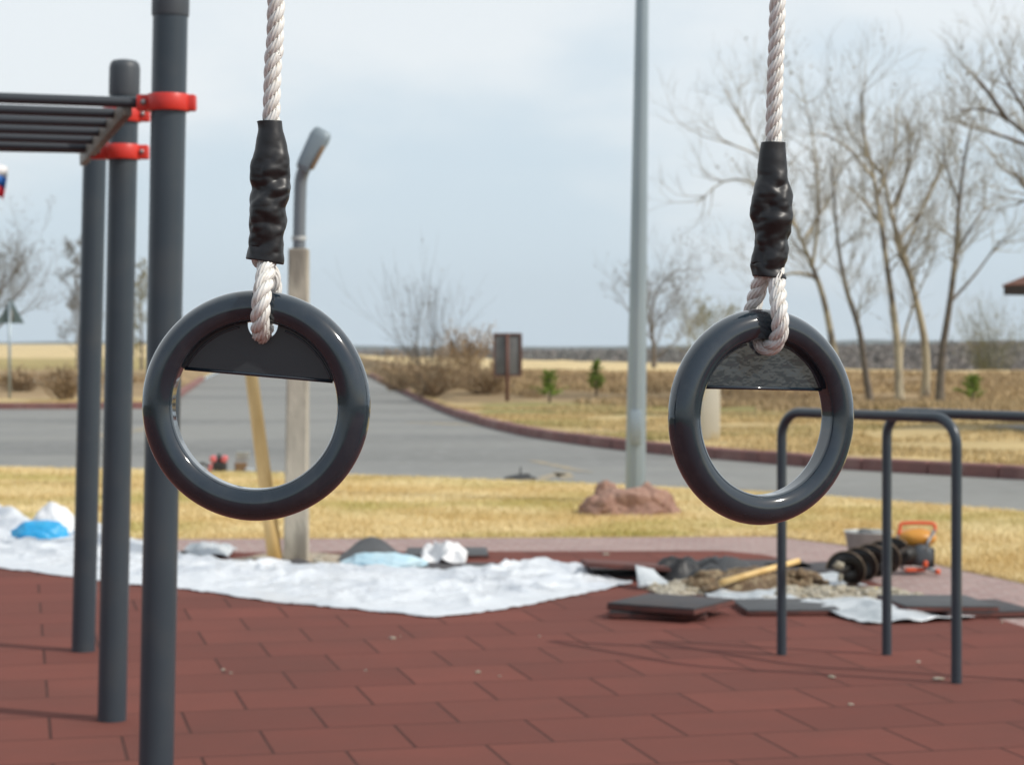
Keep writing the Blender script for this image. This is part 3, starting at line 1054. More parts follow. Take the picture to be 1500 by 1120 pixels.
def ring(label, c, yaw, roll, webmat, seed):
    root = thing('gym_ring', label, 'gym ring', c, 'gymnastic rings hanging on ropes')
    rot = Matrix.Rotation(yaw, 3, 'Z') @ Matrix.Rotation(roll, 3, 'Y')
    nu, nv = 220, 72
    u = np.linspace(0, 2 * np.pi, nu, endpoint=False)
    w = np.linspace(0, 2 * np.pi, nv, endpoint=False)
    U, W = np.meshgrid(u, w, indexing='ij')
    cw, sw = np.cos(W), np.sin(W)
    rr = np.full_like(W, R_TUB)
    # flattened band on the inner face, with a crisp edge, and a faint seam
    inner = cw < -.80
    rr = np.where(inner, R_TUB * .80 / np.maximum(-cw, .3) + 0.0002, rr)
    seam = np.exp(-((np.abs(sw) - .60) / .04) ** 2) * (cw < 0)
    rr = rr - seam * .0009
    rr = rr * (1 + .006 * np.sin(3 * U + seed) + .004 * np.sin(7 * U + W * 2))
    X = (R_MAJ + rr * cw) * np.cos(U)
    Z = (R_MAJ + rr * cw) * np.sin(U)
    Y = rr * sw
    pts = np.stack([X.ravel(), Y.ravel(), Z.ravel()], 1) @ np.array(rot).T + np.array(c)
    idx = np.arange(nu * nv).reshape(nu, nv)
    a = idx
    b = np.roll(idx, -1, 0)
    f = np.stack([a.ravel(), np.roll(a, -1, 1).ravel(), np.roll(b, -1, 1).ravel(), b.ravel()], 1)
    np_mesh('hoop', pts, f, M['ring'], origin=tuple(c), parent=root)
    # web plate with the rope hole
    Rin = R_MAJ - R_TUB * .72
    ch = 45 * PXM
    hc = R_MAJ - R_TUB + .0015
    hr = 22.5 * PXM
    xa = math.sqrt(Rin ** 2 - ch ** 2)
    a0 = math.atan2(ch, xa)
    ang_h = math.asin(hr / Rin)
    xs = sorted(set([-xa * math.cos(k * math.pi / 90) for k in range(91)] + [-hr * math.cos(k * math.pi / 24) for k in range(25)]))
    th = .0021
    V, Fc = [], []
    for x in xs:
        zt = math.sqrt(max(Rin ** 2 - x * x, 0))
        if abs(x) <= hr:
            zt = hc - math.sqrt(max(hr * hr - x * x, 0))
        zt = max(zt, ch + 1e-4)
        for (yy, zz) in ((-th / 2, ch), (-th / 2, zt), (th / 2, zt), (th / 2, ch)):
            V.append(rot @ Vector((x, yy, zz)) + Vector(c))
    for k in range(len(xs) - 1):
        for q in range(4):
            q2 = (q + 1) % 4
            Fc.append((k * 4 + q, k * 4 + 4 + q, k * 4 + 4 + q2, k * 4 + q2))
    mb = MB().add(V, Fc)

    def L(x, z, y=0):
        return rot @ Vector((x, y, z)) + Vector(c)
    # rolled edge along the chord, weld bead along the arc, bead round the hole
    rnd = random.Random(seed)
    mb.build('web_plate', webmat, root, smooth=False)
    tr = MB()
    tr.tube([L(-xa + .004, ch), L(xa - .004, ch)], .0021, n=10)
    for sgn in (-1, 1):
        arc = []
        for k in range(40):
            t = a0 + .05 + (math.pi / 2 - ang_h - a0 - .16) * k / 39
            rr_ = Rin - .0050 + rnd.uniform(-.0001, .0001)
            arc.append(L(sgn * rr_ * math.cos(t), rr_ * math.sin(t), -.0012))
        tr.tube(arc, .0011, n=8)
    tr.build('edge_bead', M['ring'], root)
    return rot


c1 = P(375, 593.5, 2.2)
c2 = P(1117, 610.5, 2.35)
rot1 = ring('dark grey gym ring on the left rope, facing the camera', c1, R(-4), R(4.9), M['web'], 1)
rot2 = ring('dark grey gym ring on the right rope, turned sideways with wavy glossy web', c2, R(27), R(1.5), M['web_wavy'], 2)


def rope_mesh(name, path, parent, pitch=.045, radius=.0093, phase=0.0, step=.0007):
    C, ss = catmull(path, step)
    n = len(C)
    T = np.gradient(C, axis=0)
    T /= np.linalg.norm(T, axis=1)[:, None]
    N = np.zeros_like(C)
    v = np.array([1.0, 0, 0]) - T[0] * T[0][0]
    N[0] = v / np.linalg.norm(v)
    for i in range(1, n):
        v = N[i - 1] - T[i] * N[i - 1].dot(T[i])
        N[i] = v / np.linalg.norm(v)
    B = np.cross(T, N)
    rs, ro = radius * .475, radius * .545
    nphi = 40
    V, Fc, base = [], [], 0
    for k in range(3):
        a = phase + 2 * np.pi * k / 3 + 2 * np.pi * ss / pitch
        er = N * np.cos(a)[:, None] + B * np.sin(a)[:, None]
        Hx = C + er * ro
        t = np.gradient(Hx, axis=0)
        t /= np.linalg.norm(t, axis=1)[:, None]
        er2 = er - t * np.sum(er * t, 1)[:, None]
        er2 /= np.linalg.norm(er2, axis=1)[:, None]
        bb = np.cross(t, er2)
        sl = np.concatenate([[0], np.cumsum(np.linalg.norm(np.diff(Hx, axis=0), axis=1))])
        alpha = 2 * np.pi * ro / pitch
        phi = np.linspace(0, 2 * np.pi, nphi, endpoint=False)
        ph = phi[None, :] + (alpha / rs) * 1.0 * sl[:, None]
        rr = rs * (1.03 - .30 * np.exp(-(np.sin(4 * ph) / .42) ** 2) + .02 * np.sin(2 * ph + sl[:, None] * 90))
        pts = Hx[:, None, :] + er2[:, None, :] * (rr * np.cos(phi)[None, :] * .95)[:, :, None] + bb[:, None, :] * (rr * np.sin(phi)[None, :] * 1.1)[:, :, None]
        V.append(pts.reshape(-1, 3))
        idx = base + np.arange(n * nphi).reshape(n, nphi)
        A_, B_ = idx[:-1], idx[1:]
        Fc.append(np.stack([A_.ravel(), np.roll(A_, -1, 1).ravel(), np.roll(B_, -1, 1).ravel(), B_.ravel()], 1))
        base += n * nphi
    return np_mesh(name, np.concatenate(V), np.concatenate(Fc), M['rope'], origin=tuple(parent.location), parent=parent)


def sleeve(parent, prof, d, seed):
    """prof: rows of (y, left px, right px)"""
    ys = np.linspace(prof[0][0], prof[-1][0], 150)
    lf = np.interp(ys, [p[0] for p in prof], [p[1] for p in prof])
    rt = np.interp(ys, [p[0] for p in prof], [p[2] for p in prof])
    k = np.ones(5) / 5
    lf[2:-2] = np.convolve(lf, k, 'valid')
    rt[2:-2] = np.convolve(rt, k, 'valid')
    nphi = 80
    V = []
    tot = prof[-1][0] - prof[0][0]
    for i, y in enumerate(ys):
        cx, w = (lf[i] + rt[i]) / 2, (rt[i] - lf[i]) / 2
        t = i / 149
        for j in range(nphi):
            a = 2 * math.pi * j / nphi
            q = Vector((math.cos(a) * .75, math.sin(a) * .75, y * .028 + .30 * math.sin(a + seed)))
            n1 = noise.noise(q + Vector((seed * 9, 0, 0)))
            n2 = noise.noise(Vector((q.x * 1.5, q.y * 1.5, y * .055 + seed + .35 * math.cos(a * 2))))
            n3 = noise.noise(Vector((q.x * 3, q.y * 3, y * .13 + seed * 2)))
            amp = (.25 + .75 * sstep((t - .12) / .3)) * min(1, (1 - t) * 12)
            k2 = 1 + amp * (.30 * n1 + .26 * n2 + .05 * n3)
            facing = abs(math.sin(a))
            k2 = k2 * facing + (1 + (k2 - 1) * .35) * (1 - facing)
            ww = w * k2
            yy = y + (4.0 * t * math.cos(a) * (1 if seed == 1 else .6) if t > .9 else 0)
            p = P(cx + math.cos(a) * ww, yy, d)
            p.y = d + math.sin(a) * ww * .85 * d / F
            V.append(p)
    Fc = []
    for i in range(149):
        for j in range(nphi):
            j2 = (j + 1) % nphi
            Fc.append((i * nphi + j, i * nphi + j2, (i + 1) * nphi + j2, (i + 1) * nphi + j))
    o = MB().add(V, Fc).build('heat_shrink_sleeve', M['sleeve'], parent)
    md = o.modifiers.new('wall', 'SOLIDIFY')
    md.thickness = .0012
    md.offset = -1
    return o


def z3(s, ox, oy, rows):
    return [(oy + y / s, ox + a / s, ox + b / s) for y, a, b in rows]


GR = 'twisted white ropes holding the gym rings'
# left rope
rp = thing('rope', 'twisted white rope with black sleeve holding the left gym ring', 'rope', P(404, -600, 2.2), GR)
d = 2.2
up = [P(413, -600, d), P(404.5, 0, d), P(400, 90, d), P(397.5, 177, d), P(396, 260, d)]
rope_mesh('rope_strands', [tuple(p) for p in up], rp, phase=.6)
loop = [P(391, 320, d), P(392, 374, d - .001), P(389, 400, d - .0135), P(385, 425, d - .0265), P(382, 450, d - .0300), P(381, 472, d - .0235), P(382, 487, d - .010),
        P(385, 489, d + .008), P(389, 474, d + .0235), P(393, 450, d + .0295), P(399, 425, d + .026), P(397, 404, d + .018), P(382, 378, d + .004), P(388, 340, d + .002)]
rope_mesh('rope_loop', [tuple(p) for p in loop], rp, phase=2.0, radius=.0100)
sleeve(rp, z3(3.2, 180, 150, [(88, 632, 740), (94, 636, 741), (130, 640, 745), (200, 628, 765), (280, 612, 775), (370, 600, 772), (410, 602, 782), (450, 598, 775), (500, 594, 757),
                              (560, 594, 760), (620, 600, 748), (680, 592, 745), (715, 584, 750), (740, 581, 750), (745, 583, 747)]), d, 1)
# right rope
rp2 = thing('rope', 'twisted white rope with black sleeve holding the right gym ring', 'rope', P(1139, -600, 2.35), GR)
d = 2.35
up = [P(1150, -600, d), P(1139, 0, d), P(1136, 100, d), P(1133, 209, d), P(1131, 300, d)]
rope_mesh('rope_strands', [tuple(p) for p in up], rp2, phase=1.9)
loop = [P(1132, 340, d), P(1136, 393, d - .001), P(1139, 425, d - .013), P(1141, 452, d - .025), P(1143, 475, d - .026), P(1140, 495, d - .019), P(1129, 508, d - .008),
        P(1115, 506, d + .006), P(1103, 492, d + .018), P(1099, 470, d + .026), P(1104, 447, d + .024), P(1112, 420, d + .014), P(1118, 393, d + .004), P(1124, 345, d + .002)]
rope_mesh('rope_loop', [tuple(p) for p in loop], rp2, phase=.4, radius=.0098)
sleeve(rp2, z3(3.5, 950, 180, [(101, 582, 697), (108, 581, 697), (130, 578, 697), (200, 568, 702), (280, 560, 708), (320, 550, 716), (370, 540, 734), (440, 530, 730), (480, 526, 728), (520, 538, 728),
                               (560, 545, 726), (600, 545, 712), (660, 545, 710), (700, 532, 704), (740, 527, 686), (770, 532, 698), (788, 538, 702), (792, 540, 700)]), d, 2)

# ------------------------------------------------------------------ silver tarp
T_LO = [(-200, 822), (0, 832), (110, 846), (180, 856), (260, 862), (400, 882), (520, 893), (600, 901), (640, 905), (740, 893), (840, 873), (905, 859), (925, 855)]
T_HI = [(-200, 770), (0, 772), (110, 785), (200, 793), (240, 806), (270, 817), (330, 822), (430, 829), (480, 828), (600, 836), (650, 840), (705, 838), (735, 829), (790, 826), (845, 829), (875, 846), (925, 853)]
cols = np.arange(-200, 926, 2.6)
nr = 130
V = []
for px in cols:
    lo, hi = lerp_table(T_LO, px), lerp_table(T_HI, px)
    lo += 2.0 * noise.noise(Vector((px * .03, 1, 0))) + 1.0 * noise.noise(Vector((px * .11, 4, 0)))
    hi += 2.5 * noise.noise(Vector((px * .05, 7, 0)))
    a, b = G(px, lo), G(px, hi)
    for r in range(nr):
        t = r / (nr - 1)
        p = a.lerp(b, t)
        q = Vector((p.x * 1.0, p.y * 1.3, 0))
        wq = Vector((p.x * .8 + p.y * .35, p.y * 1.5 - p.x * .3, 0))
        wq = wq + Vector((noise.noise(q * 1.3), noise.noise(q * 1.3 + Vector((5, 5, 5))), 0)) * .5
        f1 = noise.voronoi(wq * 1.3)[0]
        w1 = max(0, 1 - (f1[1] - f1[0]) * 3.2)
        w2 = max(0, 1 - 5.0 * abs(noise.noise(wq * 2.4 + Vector((4, 9, 0)))))
        w3 = max(0, 1 - 4.0 * abs(noise.noise(Vector((q.x * 5, q.y * 9, 2)))))
        e = sstep(min(t * 2.6, (1 - t) * 6, (925 - px) / 90))
        z = .007 + e * (.034 * w1 + .034 * w2 + .015 * noise.noise(q * 2)) + .015 * w3 * min(1, e + .3)
        z = max(z, .006)
        # bunched up end at the left
        z += e * .13 * math.exp(-((px - 5) / 45) ** 2 - ((t - .82) / .16) ** 2) * (1 + .3 * w2)
        z += e * .08 * math.exp(-((px - 135) / 30) ** 2 - ((t - .75) / .2) ** 2) * (1 + .3 * w2)
        z += e * .09 * math.exp(-((px + 100) / 70) ** 2 - ((t - .5) / .3) ** 2)
        V.append((p.x, p.y, z))
nc = len(cols)
Fc = [(c * nr + r, (c + 1) * nr + r, (c + 1) * nr + r + 1, c * nr + r + 1) for c in range(nc - 1) for r in range(nr - 1)]
o = np_mesh('tarpaulin', V, Fc, M['tarp'], origin=tuple(G(640, 903)))
o.modifiers.new('sheet', 'SOLIDIFY').thickness = .003
tag(o, 'large wrinkled silver white tarpaulin spread over the red tiles', 'tarpaulin')

# sacks on the bunched tarp
c = G(75, 795)
mb = MB().blob(c + Vector((0, .1, .02)), (.185, .17, .25), amp=.13, freq=1.6, seed=2, sub=5)
tag(mb.build('sack', M['white'], origin=c), 'white bulging sack behind the blue bag at the left end of the tarpaulin', 'sack')
c = G(66, 797)
mb = MB().blob(c + Vector((0, -.12, .06)), (.205, .14, .125), amp=.14, freq=1.5, seed=6, sub=5)
tag(mb.build('blue_bag', M['blue'], origin=c), 'bright blue bag lying in front of the white sack', 'bag')
c = G(560, 836)
mb = MB().blob(c + Vector((0, .08, .01)), (.27, .13, .10), amp=.16, freq=2, seed=9, sub=5)
tag(mb.build('bag', M['paleblue'], origin=c), 'pale blue limp bag behind the tarpaulin, right of the concrete pillar', 'bag')


def crumple(name, label, cat, px, py, w, dep, hgt, m, seed, res=40, freq=4, rotz=0.0, tear=.25):
    """a crumpled loose sheet lying on the ground, irregular outline"""
    c = G(px, py)
    V = []
    for i in range(res):
        for j in range(res):
            u, v_ = i / (res - 1) * 2 - 1, j / (res - 1) * 2 - 1
            ang = math.atan2(v_, u)
            k = 1 + tear * noise.noise(Vector((math.cos(ang) * 1.4, math.sin(ang) * 1.4, seed)))
            x, y = u * w / 2 * k, v_ * dep / 2 * k
            q = Vector((x * freq, y * freq * 1.2, seed * 3.3))
            z = hgt * (max(0, 1 - 2.2 * abs(noise.noise(q))) * (1 - .7 * max(abs(u), abs(v_)) ** 3) + .2 * noise.noise(q * 3)) + .012
            x, y = x * math.cos(rotz) - y * math.sin(rotz), x * math.sin(rotz) + y * math.cos(rotz)
            V.append((c.x + x, c.y + y, max(z, .006)))
    Fc = [(i * res + j, (i + 1) * res + j, (i + 1) * res + j + 1, i * res + j + 1) for i in range(res - 1) for j in range(res - 1)]
    o = np_mesh(name, V, Fc, m, origin=tuple(c))
    md = o.modifiers.new('sheet', 'SOLIDIFY')
    md.thickness = .004
    return tag(o, label, cat)


crumple('plastic_bag', 'white crumpled plastic bag between the pale blue bag and flat dark mats', 'bag', 650, 824, .30, .5, .13, M['white'], 3, freq=7)
crumple('plastic_sheet', 'crumpled grey green sheet beside the thick dark post', 'sheet', 302, 812, .36, .5, .07, M['tarp2'], 5, freq=6)
crumple('plastic_sheet', 'small flat black plastic sheet under the grey green sheet', 'sheet', 276, 814, .22, .35, .02, M['black'], 7, freq=6)
crumple('plastic_sheet', 'crumpled black plastic heap left of the dug soil', 'sheet', 1012, 848, .42, .75, .12, M['black'], 11, freq=4.5)
crumple('plastic_sheet', 'dark strip of folded plastic running behind the dug soil', 'sheet', 1062, 842, .34, .6, .10, M['rubber_grey'], 12, freq=4)
crumple('foil_sheet', 'silver foil sheet lying behind the dug soil under the auger', 'sheet', 1165, 851, .75, .7, .03, M['tarp2'], 13, freq=4)
crumple('foil_sheet', 'pale silver foil sheet on the red tiles in front of the auger', 'sheet', 1290, 897, .62, .85, .05, M['tarp2'], 15, freq=4, rotz=.35, tear=.08)
crumple('foil_sheet', 'grey foil strip in front of the dug soil', 'sheet', 1110, 876, .55, .38, .035, M['tarp2'], 16, freq=5)

# curved pieces of mat
def arch(name, label, cat, px, py, w, dep, hgt, m, rotz=0, th=.02, skew=0.0, edge=None):
    c = G(px, py)
    V = []
    n, k = 26, 8
    for i in range(n):
        t = i / (n - 1)
        for j in range(k):
            s = j / (k - 1) - .5
            x = (t - .5) * w
            z = hgt * math.sin(math.pi * t) ** 1.3 * (1 + skew * s) + .012 + .006 * noise.noise(Vector((t * 5, s * 4, px)))
            y = s * dep * (1 - .15 * math.sin(math.pi * t))
            X = x * math.cos(rotz) - y * math.sin(rotz)
            Y = x * math.sin(rotz) + y * math.cos(rotz)
            V.append((c.x + X, c.y + Y, z))
    Fc = [(i * k + j, (i + 1) * k + j, (i + 1) * k + j + 1, i * k + j + 1) for i in range(n - 1) for j in range(k - 1)]
    o = np_mesh(name, V, Fc, m, origin=tuple(c))
    o.modifiers.new('sheet', 'SOLIDIFY').thickness = th
    return tag(o, label, cat)


GM = 'loose rubber pieces around the digging'
arch('rubber_mat', 'grey arched mat bulging upward right of the concrete pillar', 'mat', 541, 818, .40, .5, .08, M['rubber_grey'], skew=.9)
arch('rubber_mat', 'small dark curled mat at the foot of the concrete pillar', 'mat', 432, 832, .27, .22, .035, M['rubber'], skew=.3)
# grey sheet curling down from the black heap
c = G(951, 864)
V = []
for i in range(14):
    for j in range(14):
        s, t = i / 13, j / 13
        x = (-.085 - .005 * t + (.17 + .11 * (1 - t) ** 2) * s * (1 - .35 * t)) + .02
        z = .012 + .118 * t - .03 * t * s + .010 * math.sin(s * 5) * (1 - t)
        y = .16 * t * t + .05 * s
        V.append((c.x + x, c.y + y, z))
Fc = [(i * 14 + j, (i + 1) * 14 + j, (i + 1) * 14 + j + 1, i * 14 + j + 1) for i in range(13) for j in range(13)]
o = np_mesh('plastic_sheet', V, Fc, M['tarp2'], origin=tuple(c))
o.modifiers.new('sheet', 'SOLIDIFY').thickness = .004
tag(o, 'light grey sheet curling down at the tip of the tarpaulin', 'sheet')


def rtile(label, px, py, z, rot, top='rubber', size=.5, th=.035, tilt=(0, 0), wob=.0):
    c = G(px, py, z)
    c.z = z + .004
    root = thing('rubber_tile', label, 'rubber tile', c, GM)
    e = Euler((tilt[0], tilt[1], R(rot)))
    lift = abs(math.sin(tilt[0])) * size / 2 + abs(math.sin(tilt[1])) * size / 2
    MB().box(c + Vector((0, 0, th * .35 + lift)), (size, size, th * .7), e, bevel=.004).build('tile_base', M['rubber_red'], root, smooth='auto')
    up_ = e.to_matrix() @ Vector((0, 0, 1))
    MB().box(c + Vector((0, 0, th * .35 + lift)) + up_ * (th * .5 + .001), (size * .99, size * .99, th * .3), e, bevel=.004).build('tile_top', M[top], root, smooth='auto')
    return root


rtile('dark rubber tile, lower one of the stack on the red floor', 968, 899, 0, -8)
rtile('dark rubber tile, upper one of the stack, set askew', 983, 890, .04, -30)
rtile('dark grey rubber tile lying flat right of the stack', 1150, 893, 0, 4, top='rubber_grey', th=.028)
rtile('dark tile overlapping another at the right, nearer the dip bar leg', 1372, 889, .028, 8, top='rubber_grey', th=.028, tilt=(0, .02))
rtile('dark tile at the far right of the debris, underneath its neighbour', 1425, 896, 0, 12, top='rubber', th=.03)
rtile('flat dark tile behind the dug soil, left of its neighbour', 1125, 833, 0, 2, th=.03)
rtile('flat dark tile behind the dug soil, closer to the auger', 1190, 838, .0, 10, th=.03)
rtile('tilted tile with dark edge, upper of two right of the tarpaulin', 915, 838, .03, 3, top='rubber_red', th=.025, tilt=(-.05, .06))
rtile('dark tile under the tilted one right of the tarpaulin', 905, 843, 0, -6, th=.022)
rtile('flat dark mat tile beside the paver path right of the arched mat', 655, 812, 0, 2, size=.55, th=.02, top='rubber_grey')
rtile('dark flat tile just behind the tarpaulin edge, under the white plastic bag', 668, 835, 0, -3, th=.02)

# sandy patch round the pillar, soil heap and rubble strip
def patch(name, label, px, py, w, dep, hgt, m, seed, kind='stuff', cat=None, stones=0, sm=None, freq=3.0, bumps=.5):
    c = G(px, py)
    res = 46
    V = []
    for i in range(res):
        for j in range(res):
            r = i / (res - 1)
            a = 2 * math.pi * j / res
            k = 1 + .28 * noise.noise(Vector((math.cos(a) * 1.3, math.sin(a) * 1.3, seed)))
            x, y = math.cos(a) * r * w / 2 * k, math.sin(a) * r * dep / 2 * k
            q = Vector((c.x + x, c.y + y, seed))
            z = hgt * (1 - r * r) ** .8 * (1 + bumps * noise.fractal(q * freq, .9, 2, 4)) + .006 + (1 - r) * .02 * noise.noise(q * 12)
            V.append((c.x + x, c.y + y, max(.005, z)))
    Fc = [(i * res + j, (i + 1) * res + j, (i + 1) * res + (j + 1) % res, i * res + (j + 1) % res) for i in range(res - 1) for j in range(res)]
    mb = MB().add(V, Fc)
    rnd = random.Random(seed)
    for _ in range(stones):
        r = rnd.random() ** .6 * 1.0
        a = rnd.uniform(0, 6.283)
        x, y = math.cos(a) * r * w / 2, math.sin(a) * r * dep / 2
        s = rnd.uniform(.006, .022) * (2.2 if rnd.random() < .12 else 1) * (1.5 if bumps > .6 else 1)
        z = hgt * max(0, 1 - r * r) ** .8 * .9 + .006
        mb.blob((c.x + x, c.y + y, z), (s * rnd.uniform(.8, 1.8), s * rnd.uniform(.6, 1.1), s * rnd.uniform(.35, .9)), amp=.6, freq=1.6, seed=rnd.random() * 50, sub=2, flat=False, mi=1 if rnd.random() < .7 else 0)
    o = mb.build(name, [m, sm or m], origin=c)
    if kind:
        o['kind'] = kind
    tag(o, label, cat)
    return o


patch('sand_patch', 'pale sandy patch round the foot of the concrete pillar', 440, 822, 1.0, 1.0, .015, M['sand'], 2, cat='sand', stones=40, sm=M['gravel'])
patch('soil_heap', 'heap of dug brown soil and clods with the wooden handle on it', 1085, 862, .74, .7, .085, M['dirt'], 5, kind=None, cat='soil heap', stones=150, sm=M['dirt'], bumps=1.0)
patch('soil_heap', 'small brown soil heap close to the tip of the auger', 1170, 862, .34, .5, .09, M['dirt'], 9, kind=None, cat='soil heap', stones=60, sm=M['dirt'], bumps=1.0)
patch('rubble', 'strip of pale rubble and chips under the auger tip', 1215, 874, .95, .62, .035, M['gravel'], 7, cat='rubble', stones=300, sm=M['gravel'])
patch('rubble', 'scatter of pale chips left of the soil heap', 995, 866, .35, .45, .03, M['gravel'], 8, cat='rubble', stones=90, sm=M['gravel'])
patch('rubble', 'pale chips on the foil right of the middle dip bar leg', 1330, 880, .38, .45, .02, M['gravel'], 12, cat='rubble', stones=90, sm=M['gravel'])

# pale crumbs and grit scattered on the rubber floor
mb = MB()
rnd = random.Random(99)
for _ in range(14):
    p = G(rnd.uniform(-100, 1600), 860 + 260 * rnd.random() ** .8)
    s_ = rnd.uniform(.003, .009)
    mb.blob((p.x, p.y, s_ * .3), (s_ * rnd.uniform(.8, 1.6), s_, s_ * .6), amp=.4, freq=1.5, seed=rnd.random() * 40, sub=1, flat=False)
for x_, y_, s_ in ((1375, 995, .02), (1218, 992, .012), (575, 935, .012), (888, 812, .02), (700, 985, .009)):
    p = G(x_, y_)
    mb.blob((p.x, p.y, .004), (s_ * 1.4, s_, .006), amp=.4, freq=1.5, seed=x_, sub=2, flat=False)
tag(struct(mb.build('grit', M['gravel']), 'stuff'), 'pale grit scattered over the red tiles', 'grit')

# wooden handle and tape measure
a, b = P(1056, 853, 12.0), P(1170, 821, 12.35)
tag(MB().tube([a, a.lerp(b, .5), b], [.019, .018, .017], n=12).build('wooden_stick', M['wood'], origin=a), 'pale wooden stick lying across the soil heap', 'stick')
c = P(1288, 868, 12.05)
root = thing('tape_measure', 'small yellow tape measure on the pale rubble', 'tape measure', c)
MB().box(c, (.062, .035, .06), Euler((0, 0, .3)), bevel=.014, seg=3).build('case', M['tape_yellow'], root)
rt = Vector((0, 0, 1)).rotation_difference(Vector((.29, -.95, 0))).to_matrix()
MB().lathe([(.017, 0), (.017, .004), (.0001, .005)], c + Vector((.29, -.95, 0)) * .018, n=16, rot=rt).build('badge', M['iron'], root)

# ------------------------------------------------------------------ bucket
c = G(1272, 826)
root = thing('bucket', 'grey galvanised bucket standing behind the auger on the pavers', 'bucket', c)
MB().lathe([(.112, .002), (.114, .0), (.152, .205), (.157, .208), (.157, .214), (.148, .214), (.146, .205), (.108, .012), (.0001, .012)], c, n=40).build('pail', M['zinc'], root)
pts = []
for k in range(15):
    t = math.pi * k / 14
    pts.append(c + Vector((.155 * math.cos(t), -.03 * math.sin(t), .208 + .012 * math.sin(t))))
MB().tube(pts, .0035, n=6).build('bail_handle', M['zinc'], root)
MB().blob(c + Vector((-.02, 0, .2)), (.05, .05, .03), amp=.3, seed=4, sub=3).build('scrap', M['rubber_grey'], root)

# ------------------------------------------------------------------ earth auger
A = P(1234, 833, 12.25)
B = P(1322, 806, 13.05)
A.z, B.z = .122, .15
root = thing('earth_auger', 'black spiral earth auger lying on the pavers with orange handle and yellow tank', 'auger', Vector((A.x, A.y, 0)))
ax = (B - A)
L = ax.length
ax.normalize()
rt = Vector((0, 0, 1)).rotation_difference(ax).to_matrix()
MB().tube([A - ax * .09, A - ax * .03, A, B + ax * .12], [.004, .016, .022, .022], n=14).build('shaft', M['black_metal'], root)
V, Fc = [], []
n, turns, Ro = 260, 4.4, .104
for i in range(n):
    t = i / (n - 1)
    a = 2 * math.pi * turns * t + 2.6
    for j, r in enumerate((.02, .06, Ro - .006)):
        V.append(A + rt @ Vector((r * math.cos(a), r * math.sin(a), t * L * .86)))
for i in range(n - 1):
    for j in range(2):
        q = i * 3 + j
        Fc.append((q, q + 3, q + 4, q + 1))
o = np_mesh('spiral_blade', V, Fc, M['black_metal'], origin=tuple(root.location), parent=root)
o.modifiers.new('plate', 'SOLIDIFY').thickness = .005
rim = [A + rt @ Vector(((Ro - .003) * math.cos(2 * math.pi * turns * i / (n - 1) + 2.6), (Ro - .003) * math.sin(2 * math.pi * turns * i / (n - 1) + 2.6), i / (n - 1) * L * .86)) for i in range(n)]
MB().tube(rim, .005, n=6).build('blade_edge', M['auger_edge'], root)
c0 = A - ax * .03
mb = MB().blob(c0 + Vector((-.01, -.01, .03)), (.03, .03, .022), amp=.4, seed=3, sub=3, flat=False)
mb.blob(c0 + Vector((.0, 0, -.04)), (.014, .015, .025), amp=.4, seed=8, sub=3, flat=False)
mb.build('soil_clod', M['gravel'], root)
# engine
c = G(1343, 838)
c.z = 0
MB().lathe([(.03, -.07), (.045, -.06), (.045, -.02), (.055, 0), (.055, .05), (.03, .06)], B + ax * .08 + Vector((0, 0, -.03)), n=24, rot=rt).build('gearbox', M['black_metal'], root)
e = Euler((0, 0, .25))
MB().box(c + Vector((-.055, .02, .115)), (.15, .17, .135), e, bevel=.02, seg=3).build('engine_block', M['black'], root)
mb = MB()
fr = Vector((0, -1, 0))
r2 = Vector((0, 0, 1)).rotation_difference(Vector((.15, -.98, .05)).normalized()).to_matrix()
mb.lathe([(.0001, .05), (.03, .05), (.055, .045), (.066, .03), (.070, 0), (.070, -.05)], c + Vector((.012, -.08, .115)), n=30, rot=r2)
mb.build('starter_cover', M['cap'], root)
for k in range(5):
    MB().box(c + Vector((-.075, -.075 - .002, .08 + k * .022)), (.09, .012, .006), e).build('fin', M['zinc'] if k % 2 else M['black_metal'], root)
MB().box(c + Vector((.075, .03, .095)), (.055, .14, .13), Euler((0, 0, .1)), bevel=.02, seg=3).build('air_filter', M['black'], root)
mb = MB()
mb.blob(c + Vector((-.005, .0, .215)), (.128, .09, .062), amp=.05, seed=1, sub=4, flat=False)
mb.build('fuel_tank', M['yellow'], root)
MB().lathe([(.018, 0), (.018, .02), (.0001, .022)], c + Vector((.09, -.02, .22)), n=16).build('fuel_cap', M['flagw'], root)
# handle hoop
w, zt = .108, .305
hp = [c + Vector((-w - .01, -.03, .235)), c + Vector((-w, -.02, zt - .03)), c + Vector((-w + .02, -.015, zt)), c + Vector((w - .02, -.015, zt)), c + Vector((w, -.02, zt - .03)), c + Vector((w - .005, -.03, .255))]
hs, _ = catmull([tuple(p) for p in hp], .01)
MB().tube([Vector(p) for p in hs], .011, n=10).build('handle', M['orange'], root)
MB().tube([c + Vector((-w - .01, -.03, .24)), c + Vector((-w - .02, -.04, .17)), c + Vector((-w + .01, -.05, .02))], .009, n=8).build('frame_tube', M['greymetal'], root)
MB().tube([c + Vector((w - .005, -.03, .262)), c + Vector((.05, -.10, .20)), c + Vector((.03, -.12, .15))], .010, n=8).build('frame_tube', M['greymetal'], root)
MB().tube([c + Vector((.02, -.11, .045)), c + Vector((.10, -.12, .02))], .011, n=8).build('frame_tube', M['greymetal'], root)
MB().box(c + Vector((-.03, -.10, .028)), (.13, .04, .022), e, bevel=.006).build('foot', M['orange'], root)
MB().box(c + Vector((.105, -.12, .018)), (.03, .035, .03), e, bevel=.008).build('foot', M['orange'], root)
MB().box(c + Vector((.028, -.125, .066)), (.028, .03, .04), e, bevel=.008).build('throttle_lever', M['orange'], root)

